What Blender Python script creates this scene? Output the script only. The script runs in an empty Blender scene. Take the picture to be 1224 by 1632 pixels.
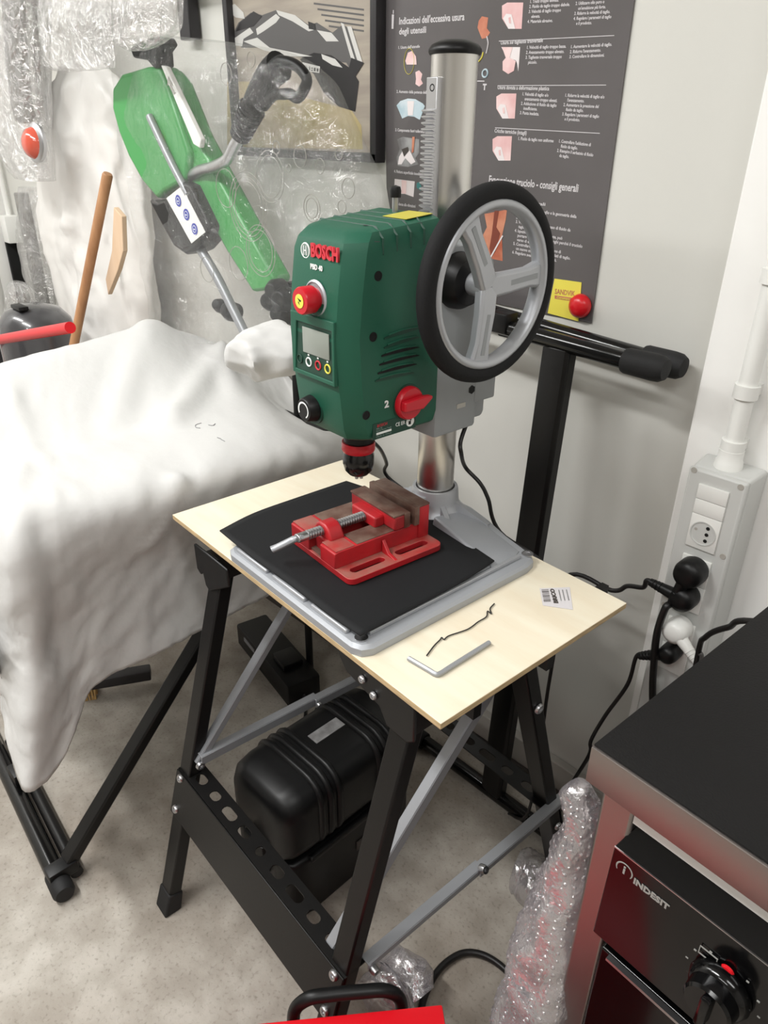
import bpy, bmesh, math, random
from mathutils import Vector, Matrix, noise
random.seed(7)
C = bpy.context.scene.collection
D = bpy.data
R = math.radians
# ---------------------------------------------------------------- camera
CAM = Vector((0, 0, 1.40)); F_PX = 1172.0; PITCH = R(27.6); YAW = R(44.0); ROLL = R(0.6)
hd = Vector((-math.cos(YAW), math.sin(YAW), 0)); rt = Vector((math.sin(YAW), math.cos(YAW), 0)); up = Vector((0, 0, 1))
FW = hd * math.cos(PITCH) - up * math.sin(PITCH); UP0 = hd * math.sin(PITCH) + up * math.cos(PITCH)
RT = rt * math.cos(ROLL) + UP0 * math.sin(ROLL); UP = UP0 * math.cos(ROLL) - rt * math.sin(ROLL)
cd = D.cameras.new('camera'); cam = D.objects.new('camera', cd); C.objects.link(cam)
m3 = Matrix((RT, UP, -FW)).transposed()
cam.matrix_world = Matrix.Translation(CAM) @ m3.to_4x4()
cd.sensor_fit = 'VERTICAL'; cd.sensor_height = 24.0; cd.lens = F_PX / 1632 * 24.0; cd.clip_start = 0.02
bpy.context.scene.camera = cam
# ---------------------------------------------------------------- light and exposure
S = bpy.context.scene
S.view_settings.view_transform = 'Standard'; S.view_settings.look = 'None'; S.view_settings.gamma = 1
S.view_settings.use_curve_mapping = False; S.view_settings.exposure = 0.64
w = D.worlds.new('world'); S.world = w; w.use_nodes = True
w.node_tree.nodes['Background'].inputs[0].default_value = (0.9, 0.95, 1, 1)
w.node_tree.nodes['Background'].inputs[1].default_value = 0.25
def area(loc, sx, sy, power, target=None, col=(1, 1, 0.985)):
    l = D.lights.new('ceiling_lamp', 'AREA'); l.shape = 'RECTANGLE'; l.size = sx; l.size_y = sy; l.energy = power; l.color = col
    o = D.objects.new('ceiling_lamp', l); C.objects.link(o); o.location = loc
    if target: o.rotation_euler = (Vector(target) - Vector(loc)).to_track_quat('-Z', 'Y').to_euler()
    return o
area((-1.45, -0.50, 2.62), 1.3, 0.16, 35)
area((-0.1, -1.3, 2.62), 1.3, 0.16, 14)
area((-2.9, -0.3, 2.62), 1.2, 0.2, 16)
area((0.9, -0.2, 2.62), 1.2, 0.3, 12)

# ---------------------------------------------------------------- helpers
def ray(x, y): return FW + RT * ((x - 612) / F_PX) - UP * ((y - 816) / F_PX)
def at_plane(x, y, p, n):
    d = ray(x, y); n = Vector(n); return CAM + d * ((Vector(p) - CAM).dot(n) / d.dot(n))
def at_z(x, y, z): return at_plane(x, y, (0, 0, z), (0, 0, 1))
def at_y(x, y, Y): return at_plane(x, y, (0, Y, 0), (0, 1, 0))
def at_x(x, y, X): return at_plane(x, y, (X, 0, 0), (1, 0, 0))
B = Matrix.Translation((-1.069, 0.52, 0)) @ Matrix.Rotation(R(-3), 4, 'Z')      # frame of the workbench and its drill press
Bi = B.inverted(); ex = (B.to_3x3() @ Vector((1, 0, 0))); ey = (B.to_3x3() @ Vector((0, 1, 0)))
def bx(x, y, X): return Bi @ at_plane(x, y, B @ Vector((X, 0, 0)), ex)
def by(x, y, Y): return Bi @ at_plane(x, y, B @ Vector((0, Y, 0)), ey)
def bz(x, y, z): return Bi @ at_z(x, y, z)
I4 = Matrix.Identity(4)

def lin(c):
    f = lambda v: v / 12.92 if v <= 0.04045 else ((v + 0.055) / 1.055) ** 2.4
    return tuple(f(v / 255.0) for v in c)
def mat(name, rgb, rough=0.5, metal=0.0, bump=0.0, bscale=60, var=0.0, vscale=8, col2=None, spec=None, coat=0, stretch=None, detail=4):
    m = D.materials.new(name); m.use_nodes = True; nt = m.node_tree; b = nt.nodes['Principled BSDF']
    c = lin(rgb); b.inputs['Base Color'].default_value = (*c, 1); b.inputs['Roughness'].default_value = rough; b.inputs['Metallic'].default_value = metal
    if spec is not None: b.inputs['Specular IOR Level'].default_value = spec
    if coat: b.inputs['Coat Weight'].default_value = coat; b.inputs['Coat Roughness'].default_value = 0.05
    tc = nt.nodes.new('ShaderNodeTexCoord'); mp = nt.nodes.new('ShaderNodeMapping'); nt.links.new(tc.outputs['Object'], mp.inputs[0])
    if stretch: mp.inputs['Scale'].default_value = stretch
    if var or col2:
        n = nt.nodes.new('ShaderNodeTexNoise'); n.inputs['Scale'].default_value = vscale; n.inputs['Detail'].default_value = detail
        nt.links.new(mp.outputs[0], n.inputs['Vector'])
        r = nt.nodes.new('ShaderNodeValToRGB'); r.color_ramp.elements[0].position = 0.35; r.color_ramp.elements[1].position = 0.65
        c2 = lin(col2) if col2 else tuple(max(0, v * (1 - var)) for v in c)
        r.color_ramp.elements[0].color = (*c2, 1); r.color_ramp.elements[1].color = (*c, 1)
        nt.links.new(n.outputs[0], r.inputs[0]); nt.links.new(r.outputs[0], b.inputs['Base Color'])
    if bump:
        n = nt.nodes.new('ShaderNodeTexNoise'); n.inputs['Scale'].default_value = bscale; n.inputs['Detail'].default_value = 4
        nt.links.new(mp.outputs[0], n.inputs['Vector'])
        bp = nt.nodes.new('ShaderNodeBump'); bp.inputs['Strength'].default_value = bump; bp.inputs['Distance'].default_value = 0.003
        nt.links.new(n.outputs[0], bp.inputs['Height']); nt.links.new(bp.outputs[0], b.inputs['Normal'])
    return m
def plastic_film(name, tint=(240, 242, 242), clear=0.8, rough=0.08, bscale=30, strength=0.6, white=0.5, dist=0.006):
    m = D.materials.new(name); m.use_nodes = True; nt = m.node_tree; nt.nodes.clear()
    out = nt.nodes.new('ShaderNodeOutputMaterial'); tr = nt.nodes.new('ShaderNodeBsdfTransparent'); gl = nt.nodes.new('ShaderNodeBsdfGlossy'); df = nt.nodes.new('ShaderNodeBsdfDiffuse')
    tr.inputs[0].default_value = (0.97, 0.97, 0.97, 1); gl.inputs['Roughness'].default_value = rough; gl.inputs[0].default_value = (1, 1, 1, 1); df.inputs[0].default_value = (*lin(tint), 1)
    tc = nt.nodes.new('ShaderNodeTexCoord'); n = nt.nodes.new('ShaderNodeTexNoise'); n.inputs['Scale'].default_value = bscale; n.inputs['Detail'].default_value = 5; n.inputs['Distortion'].default_value = 1.2
    nt.links.new(tc.outputs['Object'], n.inputs['Vector']); bp = nt.nodes.new('ShaderNodeBump'); bp.inputs['Strength'].default_value = strength; bp.inputs['Distance'].default_value = dist
    nt.links.new(n.outputs[0], bp.inputs['Height']); nt.links.new(bp.outputs[0], gl.inputs['Normal'])
    a = nt.nodes.new('ShaderNodeMixShader'); a.inputs[0].default_value = white; nt.links.new(gl.outputs[0], a.inputs[1]); nt.links.new(df.outputs[0], a.inputs[2])
    b = nt.nodes.new('ShaderNodeMixShader'); b.inputs[0].default_value = clear; nt.links.new(a.outputs[0], b.inputs[1]); nt.links.new(tr.outputs[0], b.inputs[2])
    nt.links.new(b.outputs[0], out.inputs[0]); return m

def thing(name, label, cat, loc=(0, 0, 0), rotz=0.0, group=None):
    o = D.objects.new(name, None); C.objects.link(o); o.empty_display_size = 0.05
    o.location = loc; o.rotation_euler = (0, 0, rotz); o['label'] = label; o['category'] = cat
    o.matrix_world = Matrix.Translation(loc) @ Matrix.Rotation(rotz, 4, 'Z')
    if group: o['group'] = group
    return o
def tag(o, label=None, cat=None, group=None, kind=None):
    if label: o['label'] = label
    if cat: o['category'] = cat
    if group: o['group'] = group
    if kind: o['kind'] = kind
    return o
WM = {}
def wmat(o):
    if o is None: return I4
    return WM.get(o.name) or (Matrix.Translation(o.location) @ Matrix.Rotation(o.rotation_euler[2], 4, 'Z'))
def frame_of(z, x):       # axes for a cylinder: z along, x side
    z = Vector(z).normalized(); x = Vector(x); x = (x - z * x.dot(z)).normalized(); return Matrix((x, z.cross(x), z)).transposed()
class MB:
    def __init__(s, frame=I4): s.bm = bmesh.new(); s.f = frame
    def box(s, c, size, rot=None, bev=0.0, seg=2):
        r = bmesh.ops.create_cube(s.bm, size=1); vs = r['verts']
        M = Matrix.Translation(c) @ ((rot if rot is not None else Matrix.Identity(3)).to_4x4()) @ Matrix.Diagonal((*size, 1))
        bmesh.ops.transform(s.bm, matrix=M, verts=vs)
        if bev:
            es = list({e for v in vs for e in v.link_edges}); bmesh.ops.bevel(s.bm, geom=es, offset=bev, segments=seg, profile=0.5, affect='EDGES')
        return s
    def mm(s, a, b, bev=0.0, seg=2):      # box by two corners
        a = Vector(a); b = Vector(b); return s.box((a + b) / 2, [abs(v) for v in (b - a)], bev=bev, seg=seg)
    def cyl(s, p0, p1, r, r2=None, seg=24, cap=True):
        p0 = Vector(p0); p1 = Vector(p1); return s.lathe(p0, p1 - p0, [(0, 0)] * cap + [(r, 0), (r2 if r2 is not None else r, (p1 - p0).length)] + [(0, (p1 - p0).length)] * cap, seg)
    def lathe(s, o, axis, prof, seg=24, xdir=None):
        o = Vector(o); z = Vector(axis).normalized(); h = xdir or ((0, 0, 1) if abs(z.z) < 0.9 else (1, 0, 0)); Mx = frame_of(z, h); rings = []
        for r, h in prof:
            if r < 1e-7: rings.append([s.bm.verts.new(o + z * h)])
            else: rings.append([s.bm.verts.new(o + Mx @ Vector((r * math.cos(2 * math.pi * k / seg), r * math.sin(2 * math.pi * k / seg), h))) for k in range(seg)])
        for a, b in zip(rings, rings[1:]):
            for k in range(seg):
                q = [a[k % len(a)], a[(k + 1) % len(a)], b[(k + 1) % len(b)], b[k % len(b)]]; q2 = []
                for v in q:
                    if v not in q2: q2.append(v)
                if len(q2) > 2:
                    try: s.bm.faces.new(q2)
                    except ValueError: pass
        return s
    def loft(s, rings, closed=True, cap=True):
        R_ = [[s.bm.verts.new(Vector(p)) for p in r] for r in rings]
        for a, b in zip(R_, R_[1:]):
            n = len(a)
            for k in range(n if closed else n - 1): s.bm.faces.new((a[k], a[(k + 1) % n], b[(k + 1) % n], b[k]))
        if cap and closed: s.bm.faces.new(R_[0][::-1]); s.bm.faces.new(R_[-1])
        return s
    def prism(s, pts, off):                # polygon (3D pts) extruded by off
        off = Vector(off); return s.loft([pts, [Vector(p) + off for p in pts]])
    def poly(s, pts): s.bm.faces.new([s.bm.verts.new(Vector(p)) for p in pts]); return s
    def tube(s, path, r, seg=10, sub=6, closed=False, sx=1.0, flat=None):
        P = [Vector(p) for p in path]
        if sub > 1 and len(P) > 2: P = smooth_path(P, sub, closed)
        n = len(P); rings = []; prev = None
        for i, p in enumerate(P):
            if closed: t = P[(i + 1) % n] - P[i - 1]
            else: t = (P[min(i + 1, n - 1)] - P[max(i - 1, 0)])
            t.normalize()
            if prev is None: prev = Vector(flat) if flat else (Vector((0, 0, 1)) if abs(t.z) < 0.9 else Vector((1, 0, 0)))
            x = (prev - t * prev.dot(t)).normalized(); prev = x; y = t.cross(x)
            rr = r(i / max(1, n - 1)) if callable(r) else r
            rings.append([p + x * (rr * math.cos(2 * math.pi * k / seg)) + y * (rr * sx * math.sin(2 * math.pi * k / seg)) for k in range(seg)])
        if closed: rings.append(rings[0]); s.loft(rings, cap=False); bmesh.ops.remove_doubles(s.bm, verts=s.bm.verts, dist=1e-6)
        else: s.loft(rings)
        return s
    def bar(s, p0, p1, wdt, th, side=(0, 0, 1)):      # rectangular bar; wdt along side
        p0 = Vector(p0); p1 = Vector(p1); t = (p1 - p0); L = t.length; Mx = frame_of(t, side)
        return s.box((p0 + p1) / 2, (wdt, th, L), rot=Mx)
    def torus(s, c, axis, Rr, r, seg=48, rs=12, sx=1.0):
        z = Vector(axis).normalized(); Mx = frame_of(z, (0, 0, 1) if abs(z.z) < 0.9 else (1, 0, 0)); c = Vector(c); rings = []
        for i in range(seg):
            a = 2 * math.pi * i / seg; d = Mx @ Vector((math.cos(a), math.sin(a), 0))
            rings.append([c + d * (Rr + r * math.cos(2 * math.pi * k / rs)) + z * (r * sx * math.sin(2 * math.pi * k / rs)) for k in range(rs)])
        rings.append(rings[0]); s.loft(rings, cap=False); bmesh.ops.remove_doubles(s.bm, verts=s.bm.verts, dist=1e-6); return s
    def plate(s, outer, holes, M, th):     # flat plate with holes in the XY plane of M
        es = []
        for lp in [outer] + holes:
            vs = [s.bm.verts.new(M @ Vector((p[0], p[1], 0))) for p in lp]; es += [s.bm.edges.new((vs[i], vs[(i + 1) % len(vs)])) for i in range(len(vs))]
        r = bmesh.ops.triangle_fill(s.bm, edges=es, use_beauty=True); fs = [g for g in r['geom'] if isinstance(g, bmesh.types.BMFace)]
        e = bmesh.ops.extrude_face_region(s.bm, geom=fs); nv = [g for g in e['geom'] if isinstance(g, bmesh.types.BMVert)]
        bmesh.ops.translate(s.bm, verts=nv, vec=(M.to_3x3() @ Vector((0, 0, 1))) * th); return s
    def build(s, name, m, parent=None, origin=None, smooth=35, bevel=0, bseg=2, solid=0, sub=0, label=None):
        W = wmat(parent).inverted() @ s.f
        if origin is not None: O = W @ Vector(origin); W = Matrix.Translation(-O) @ W
        bmesh.ops.transform(s.bm, matrix=W, verts=s.bm.verts); bmesh.ops.recalc_face_normals(s.bm, faces=s.bm.faces)
        if smooth:
            for f in s.bm.faces: f.smooth = True
            for e in s.bm.edges:
                if len(e.link_faces) == 2 and e.calc_face_angle(0) > R(smooth): e.smooth = False
        me = D.meshes.new(name); s.bm.to_mesh(me); s.bm.free(); o = D.objects.new(name, me); C.objects.link(o); me.materials.append(m)
        if parent: o.parent = parent; WM[o.name] = wmat(parent)
        if origin is not None: o.location = O
        if bevel:
            b = o.modifiers.new('bevel', 'BEVEL'); b.width = bevel; b.segments = bseg; b.limit_method = 'ANGLE'; b.angle_limit = R(40); b.harden_normals = False
        if solid: q = o.modifiers.new('solid', 'SOLIDIFY'); q.thickness = solid; q.offset = 0
        if sub: q = o.modifiers.new('sub', 'SUBSURF'); q.levels = sub; q.render_levels = sub
        if label: o['label'] = label
        return o
def smooth_path(P, sub, closed=False):
    out = []; n = len(P); rng = range(n if closed else n - 1)
    for i in rng:
        g = (lambda k: P[k % n]) if closed else (lambda k: P[max(0, min(n - 1, k))])
        a, b, c, d = g(i - 1), g(i), g(i + 1), g(i + 2)
        for j in range(sub):
            t = j / sub; out.append(0.5 * ((2 * b) + (c - a) * t + (2 * a - 5 * b + 4 * c - d) * t * t + (3 * b - a - 3 * c + d) * t ** 3))
    if not closed: out.append(P[-1].copy())
    return out
def grid_surface(ctrl, su, sv):          # ctrl[col][row] -> dense grid[col][row]
    rows = [smooth_path([Vector(p) for p in c], sv) for c in ctrl]
    cols = [smooth_path([rows[i][j] for i in range(len(rows))], su) for j in range(len(rows[0]))]
    return [[cols[j][i] for j in range(len(cols))] for i in range(len(cols[0]))]
def grid_mesh(mb, g, closed=False):
    V = [[mb.bm.verts.new(p) for p in c] for c in g]; n = len(V)
    for i in range(n if closed else n - 1):
        for j in range(len(V[0]) - 1): mb.bm.faces.new((V[i][j], V[(i + 1) % n][j], V[(i + 1) % n][j + 1], V[i][j + 1]))
    return mb
def text(body, size, M, m, parent, name='printed_text', th=0.0003, sx=1.0, off=0.0, spacing=1.0, lspace=1.0, align='LEFT', label=None):
    cu = D.curves.new('t', 'FONT'); cu.body = body; cu.size = size; cu.extrude = th; cu.offset = off; cu.space_character = spacing; cu.space_line = lspace; cu.align_x = align; cu.resolution_u = 3
    o = D.objects.new('t', cu); C.objects.link(o); dg = bpy.context.evaluated_depsgraph_get()
    me = D.meshes.new_from_object(o.evaluated_get(dg)); D.objects.remove(o)
    me.transform(wmat(parent).inverted() @ M @ Matrix.Diagonal((sx, 1, 1, 1)))
    me.materials.clear(); me.materials.append(m); me.name = name; t = D.objects.new(name, me); C.objects.link(t); t.parent = parent; WM[t.name] = wmat(parent)
    if label: t['label'] = label
    return t
def TM(p, xd, yd): # text frame at p: x direction, y direction
    x = Vector(xd).normalized(); y = Vector(yd); y = (y - x * y.dot(x)).normalized(); z = x.cross(y); M = Matrix((x, y, z)).transposed().to_4x4(); M.translation = Vector(p); return M
def slot(cx_, cy_, L, wd, n=6, ang=0):
    pts = []
    for sgn in (1, -1):
        for k in range(n + 1):
            a = -math.pi / 2 + math.pi * k / n
            pts.append((sgn * (L / 2 - wd / 2 + math.cos(a) * wd / 2), sgn * math.sin(a) * wd / 2))
    c, s_ = math.cos(ang), math.sin(ang); return [(cx_ + p[0] * c - p[1] * s_, cy_ + p[0] * s_ + p[1] * c) for p in pts]
def rrect(x0, y0, x1, y1, r, n=4):
    out = []
    for (cx_, cy_, a0) in ((x1 - r, y1 - r, 0), (x0 + r, y1 - r, 90), (x0 + r, y0 + r, 180), (x1 - r, y0 + r, 270)):
        for k in range(n + 1): a = R(a0 + 90 * k / n); out.append((cx_ + r * math.cos(a), cy_ + r * math.sin(a)))
    return out
def nz(p, s, seed=0): return noise.noise(Vector((p[0] * s + seed, p[1] * s + seed * 1.7, p[2] * s)))
def bolt(mb_frame, p, axis, r, m, parent, h=0.003, name='bolt'):
    b = MB(mb_frame); b.lathe(p, axis, [(0, 0), (r, 0), (r, h * 0.5), (r * 0.8, h), (r * 0.45, h), (r * 0.4, h * 0.5), (0, h * 0.5)], 12); return b.build(name, m, parent)

# ---------------------------------------------------------------- materials
def concrete():
    m = mat('concrete', (186, 180, 170), 0.75, bump=0.35, bscale=90, spec=0.3); nt = m.node_tree; b = nt.nodes['Principled BSDF']
    tc = nt.nodes.new('ShaderNodeTexCoord'); acc = None
    for sc, lo, hi, a, c in ((2.2, 0.35, 0.7, (158, 149, 138), (196, 191, 182)), (14, 0.4, 0.62, (160, 150, 138), (255, 255, 255)), (140, 0.28, 0.45, (120, 110, 98), (255, 255, 255))):
        n = nt.nodes.new('ShaderNodeTexNoise'); n.inputs['Scale'].default_value = sc; n.inputs['Detail'].default_value = 6; nt.links.new(tc.outputs['Object'], n.inputs['Vector'])
        r = nt.nodes.new('ShaderNodeValToRGB'); r.color_ramp.elements[0].position = lo; r.color_ramp.elements[1].position = hi
        r.color_ramp.elements[0].color = (*lin(a), 1); r.color_ramp.elements[1].color = (*lin(c), 1); nt.links.new(n.outputs[0], r.inputs[0])
        if acc is None: acc = r.outputs[0]
        else:
            x = nt.nodes.new('ShaderNodeMix'); x.data_type = 'RGBA'; x.blend_type = 'MULTIPLY'; x.inputs[0].default_value = 0.35
            nt.links.new(acc, x.inputs[6]); nt.links.new(r.outputs[0], x.inputs[7]); acc = x.outputs[2]
    nt.links.new(acc, b.inputs['Base Color']); return m
def brushed(name, rgb, rough, rot_axis_scale):
    return mat(name, rgb, rough, 1.0, bump=0.12, bscale=60, stretch=rot_axis_scale)
M_FLOOR = concrete()
M_WALL = mat('grey_wall_paint', (214, 213, 207), 0.32, bump=0.04, bscale=14, spec=0.4)
M_PILLAR = mat('white_wall_paint', (246, 245, 242), 0.6, bump=0.05, bscale=20)
M_WHITEP = mat('white_plastic', (238, 238, 234), 0.35)
M_GREYP = mat('pale_grey_plastic', (206, 207, 204), 0.4)
M_SKIRT = mat('skirting_grey', (176, 172, 165), 0.5); M_DKBROWN = mat('dark_grey_brown', (70, 64, 60), 0.6)
M_BLACK = mat('black_powder_coat', (13, 12, 12), 0.4, spec=0.35, bump=0.04, bscale=300)
M_BLACKG = mat('black_gloss_paint', (10, 10, 10), 0.18)
M_RUB = mat('black_rubber', (22, 22, 23), 0.7, bump=0.08, bscale=260)
M_RUBW = mat('wheel_rubber', (24, 24, 25), 0.8, spec=0.3, bump=0.12, bscale=400)
M_BPL = mat('black_plastic', (10, 10, 11), 0.42, spec=0.35)
M_ROOM = mat('room_wall_paint', (200, 197, 192), 0.7)
M_MAT = mat('mat_rubber', (21, 22, 24), 0.75, spec=0.3, bump=0.05, bscale=200)
M_STEEL = mat('zinc_steel', (190, 190, 192), 0.35, 1.0, bump=0.05, bscale=120)
M_SGREY = mat('galvanised_bar', (158, 160, 164), 0.42, 0.4, bump=0.06, bscale=160)
M_CHROME = mat('polished_column', (222, 220, 216), 0.3, 1.0)
def aniso(m, a):
    nt = m.node_tree; b = nt.nodes['Principled BSDF']; b.inputs['Anisotropic'].default_value = a; t = nt.nodes.new('ShaderNodeTangent'); t.direction_type = 'RADIAL'; t.axis = 'Z'; nt.links.new(t.outputs[0], b.inputs['Tangent'])
aniso(M_CHROME, 0.8)
M_ALU = mat('cast_aluminium', (178, 180, 184), 0.42, 0.5, bump=0.05, bscale=220)
M_ALUB = mat('base_aluminium', (168, 171, 176), 0.48, 0.35, bump=0.08, bscale=220)
M_HOUSE = mat('grey_housing', (146, 149, 151), 0.5)
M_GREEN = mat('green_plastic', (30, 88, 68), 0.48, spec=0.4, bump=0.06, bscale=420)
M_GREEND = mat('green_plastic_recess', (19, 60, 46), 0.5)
M_RED = mat('red_plastic', (196, 22, 38), 0.32)
M_VRED = mat('worn_red_paint', (184, 28, 36), 0.45, col2=(140, 34, 38), vscale=16, bump=0.15, bscale=70)
M_RUST = mat('worn_brown_steel', (126, 104, 92), 0.5, 0.35, col2=(96, 64, 54), vscale=35, bump=0.3, bscale=90)
M_RUSTL = mat('rubbed_paint_edge', (156, 98, 88), 0.5, 0.1, col2=(172, 52, 50), vscale=30, bump=0.3, bscale=90)
M_WOOD = mat('plywood_face', (232, 224, 203), 0.55, col2=(226, 214, 190), vscale=5, stretch=(1, 6, 1), bump=0.04, bscale=40)
M_PLYE = mat('plywood_edge', (206, 180, 138), 0.7, var=0.3, vscale=40, stretch=(1, 1, 12))
M_STICK = mat('wooden_handle', (182, 136, 96), 0.5, col2=(156, 110, 74), vscale=30, stretch=(1, 1, 0.1), bump=0.1, bscale=60)
M_TAN = mat('tan_wood', (226, 200, 172), 0.6, col2=(216, 186, 154), vscale=20, stretch=(1, 1, 0.1))
M_CLOTH = mat('white_cotton', (206, 205, 203), 0.85, bump=0.9, bscale=16, spec=0.2)
M_SACK = mat('white_sacking', (234, 232, 228), 0.38, bump=0.9, bscale=14)
M_POST = mat('poster_charcoal', (98, 94, 95), 0.3, col2=(90, 86, 86), vscale=3, coat=0.3)
M_PRINT = mat('poster_white_print', (214, 210, 212), 0.5)
M_PINK = mat('poster_pink_print', (222, 172, 172), 0.5, col2=(240, 214, 212), vscale=16)
M_COPPER = mat('poster_copper_print', (176, 88, 62), 0.5, col2=(214, 148, 118), vscale=18)
M_PALE = mat('poster_pale_print', (232, 224, 224), 0.5); M_LBLUE = mat('poster_blue_print', (172, 196, 206), 0.5, col2=(206, 218, 224), vscale=40)
M_TEAL = mat('poster_teal_print', (62, 130, 128), 0.5); M_PGREY = mat('poster_grey_print', (160, 160, 160), 0.5, col2=(110, 108, 108), vscale=30)
M_YEL = mat('yellow_sticker', (236, 222, 88), 0.5); M_YELD = mat('yellow_label', (196, 186, 74), 0.5)
M_WPRINT = mat('white_print', (235, 238, 236), 0.5); M_RPRINT = mat('red_print', (206, 48, 62), 0.45); M_GPRINT = mat('grey_print', (120, 140, 132), 0.5)
M_LCD = mat('lcd_glass', (142, 148, 140), 0.2)
M_DARK = mat('dark_hollow', (5, 6, 6), 0.8)
M_FRAME = mat('dark_frame', (46, 44, 46), 0.45)
M_TGREEN = mat('bright_green_plastic', (58, 150, 74), 0.35)
M_BLUE = mat('blue_print', (48, 62, 168), 0.5)
M_TOOLRED = mat('red_lacquer', (212, 20, 32), 0.3)
M_STAIN = brushed('stainless_sheet', (158, 150, 147), 0.38, (4, 4, 260))
M_TOPMAT = mat('black_work_mat', (17, 16, 16), 0.6, spec=0.25, bump=0.25, bscale=420)
M_OVEN = mat('oven_black_glass', (7, 7, 8), 0.14, spec=0.4); M_LOGO = mat('logo_grey_print', (150, 150, 146), 0.45)
M_CABLE = mat('black_cable', (20, 18, 18), 0.42)
F_BAG = plastic_film('clear_bag_film', clear=0.89, rough=0.07, bscale=18, strength=1.0, white=0.40, dist=0.03)
F_WRAP = plastic_film('clear_wrap_film', (190, 190, 188), clear=0.60, rough=0.07, bscale=26, strength=1.0, white=0.30, dist=0.04)
F_BUB = plastic_film('bubble_wrap_film', (196, 190, 196), clear=0.45, rough=0.12, bscale=60, strength=0.6, white=0.4)
def text_fit(body, P0, P1, cap, ydir, m, parent, name='printed_text', th=0.0003, off=0.0, lspace=1.0, label=None):
    cu = D.curves.new('t', 'FONT'); cu.body = body; cu.size = cap / 0.70; cu.extrude = th; cu.offset = off * cap; cu.space_line = lspace; cu.resolution_u = 2
    o = D.objects.new('t', cu); C.objects.link(o); dg = bpy.context.evaluated_depsgraph_get()
    me = D.meshes.new_from_object(o.evaluated_get(dg)); D.objects.remove(o)
    x0 = min(v.co.x for v in me.vertices); x1 = max(v.co.x for v in me.vertices)
    P0 = Vector(P0); P1 = Vector(P1); sx = (P1 - P0).length / (x1 - x0)
    me.transform(wmat(parent).inverted() @ TM(P0, P1 - P0, ydir) @ Matrix.Diagonal((sx, 1, 1, 1)) @ Matrix.Translation((-x0, 0, 0)))
    me.materials.clear(); me.materials.append(m); me.name = name; t = D.objects.new(name, me); C.objects.link(t); t.parent = parent; WM[t.name] = wmat(parent)
    if label: t['label'] = label
    return t
# ================================================================ the setting
YW = 1.17; YP = 1.13
def struct(o): o['kind'] = 'structure'; return o
struct(MB().mm((-3.5, -2.6, -0.08), (2.3, 1.3, 0)).build('floor', M_FLOOR, smooth=0))
struct(MB().mm((-3.5, YW, 0), (2.3, 1.3, 2.75)).build('wall_back', M_WALL, smooth=0))
struct(MB().mm((-3.62, -2.6, 0), (-3.5, 1.3, 2.75)).build('wall_left', M_PILLAR, smooth=0))
struct(MB().mm((2.3, -2.6, 0), (2.42, 1.3, 2.75)).build('wall_right', M_ROOM, smooth=0))
struct(MB().mm((-3.62, -2.72, 0), (2.42, -2.6, 2.75)).build('wall_front', M_ROOM, smooth=0))
struct(MB().mm((-3.62, -2.72, 2.75), (2.42, 1.3, 2.83)).build('ceiling', M_ROOM, smooth=0))
xp = at_y(1147, 460, YP).x
struct(MB().mm((xp, YP, 0), (2.3, YW, 2.75)).build('wall_pillar', M_PILLAR, smooth=0, bevel=0.004))
struct(MB().mm((-3.5, YW - 0.022, 0.03), (xp, YW, 0.104)).build('baseboard_back', M_SKIRT, smooth=0, bevel=0.003))
struct(MB().mm((-3.5, YW - 0.03, 0.0), (xp, YW, 0.03)).build('wall_foot_strip_1', M_DKBROWN, smooth=0))  # dark strip along the foot of the wall

struct(MB().mm((-1.9, -2.6, 0), (-0.55, -2.57, 2.1)).build('contrast_panel_1', mat('contrast_panel_dark', (52, 52, 54), 0.6), smooth=0, bevel=0.003))  # added unseen dark panel, gives the column something dark to reflect
# ================================================================ folding workbench
A0 = B @ Vector((0.33, 0.18, 0))
bench = thing('folding_workbench', 'black steel folding workbench with grey diagonal braces under the plywood board', 'workbench', A0, R(-3))
fy = lambda z: 0.052 - 0.2767 * (z - 0.75) * -1 if False else (-0.165 + 0.2767 * z)
byk = lambda z: 0.488 - 0.322 * z
def bleg(x, yf, s):
    b = MB(B); w_, d_ = 0.036, 0.026
    p0 = Vector((x, yf(0.0), 0.0)); p1 = Vector((x, yf(0.75), 0.75)); t = (p1 - p0).normalized()
    ny = Vector((0, t.z, -t.y))
    def ring(p): return [p + Vector((sx * w_ / 2, 0, 0)) + ny * sy * d_ / 2 for sx, sy in ((-1, -1), (1, -1), (1, 1), (-1, 1))]
    b.loft([ring(p0 + t * 0.03), ring(p1)]); o = b.build('leg', M_BLACK, bench, bevel=0.003)
    f = MB(B); q = [Vector((x + sx * 0.022, yf(0) + sy * 0.018, 0)) for sx, sy in ((-1, -1), (1, -1), (1, 1), (-1, 1))]
    c2 = p0 + t * 0.05; q2 = [c2 + Vector((sx * 0.0205, 0, 0)) + ny * sy * 0.0155 for sx, sy in ((-1, -1), (1, -1), (1, 1), (-1, 1))]
    f.loft([q, q2]); f.build('rubber_foot', M_RUB, o, bevel=0.004)
for x in (0.10, 0.575):
    bleg(x, fy, 1); bleg(x, byk, -1)
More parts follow.
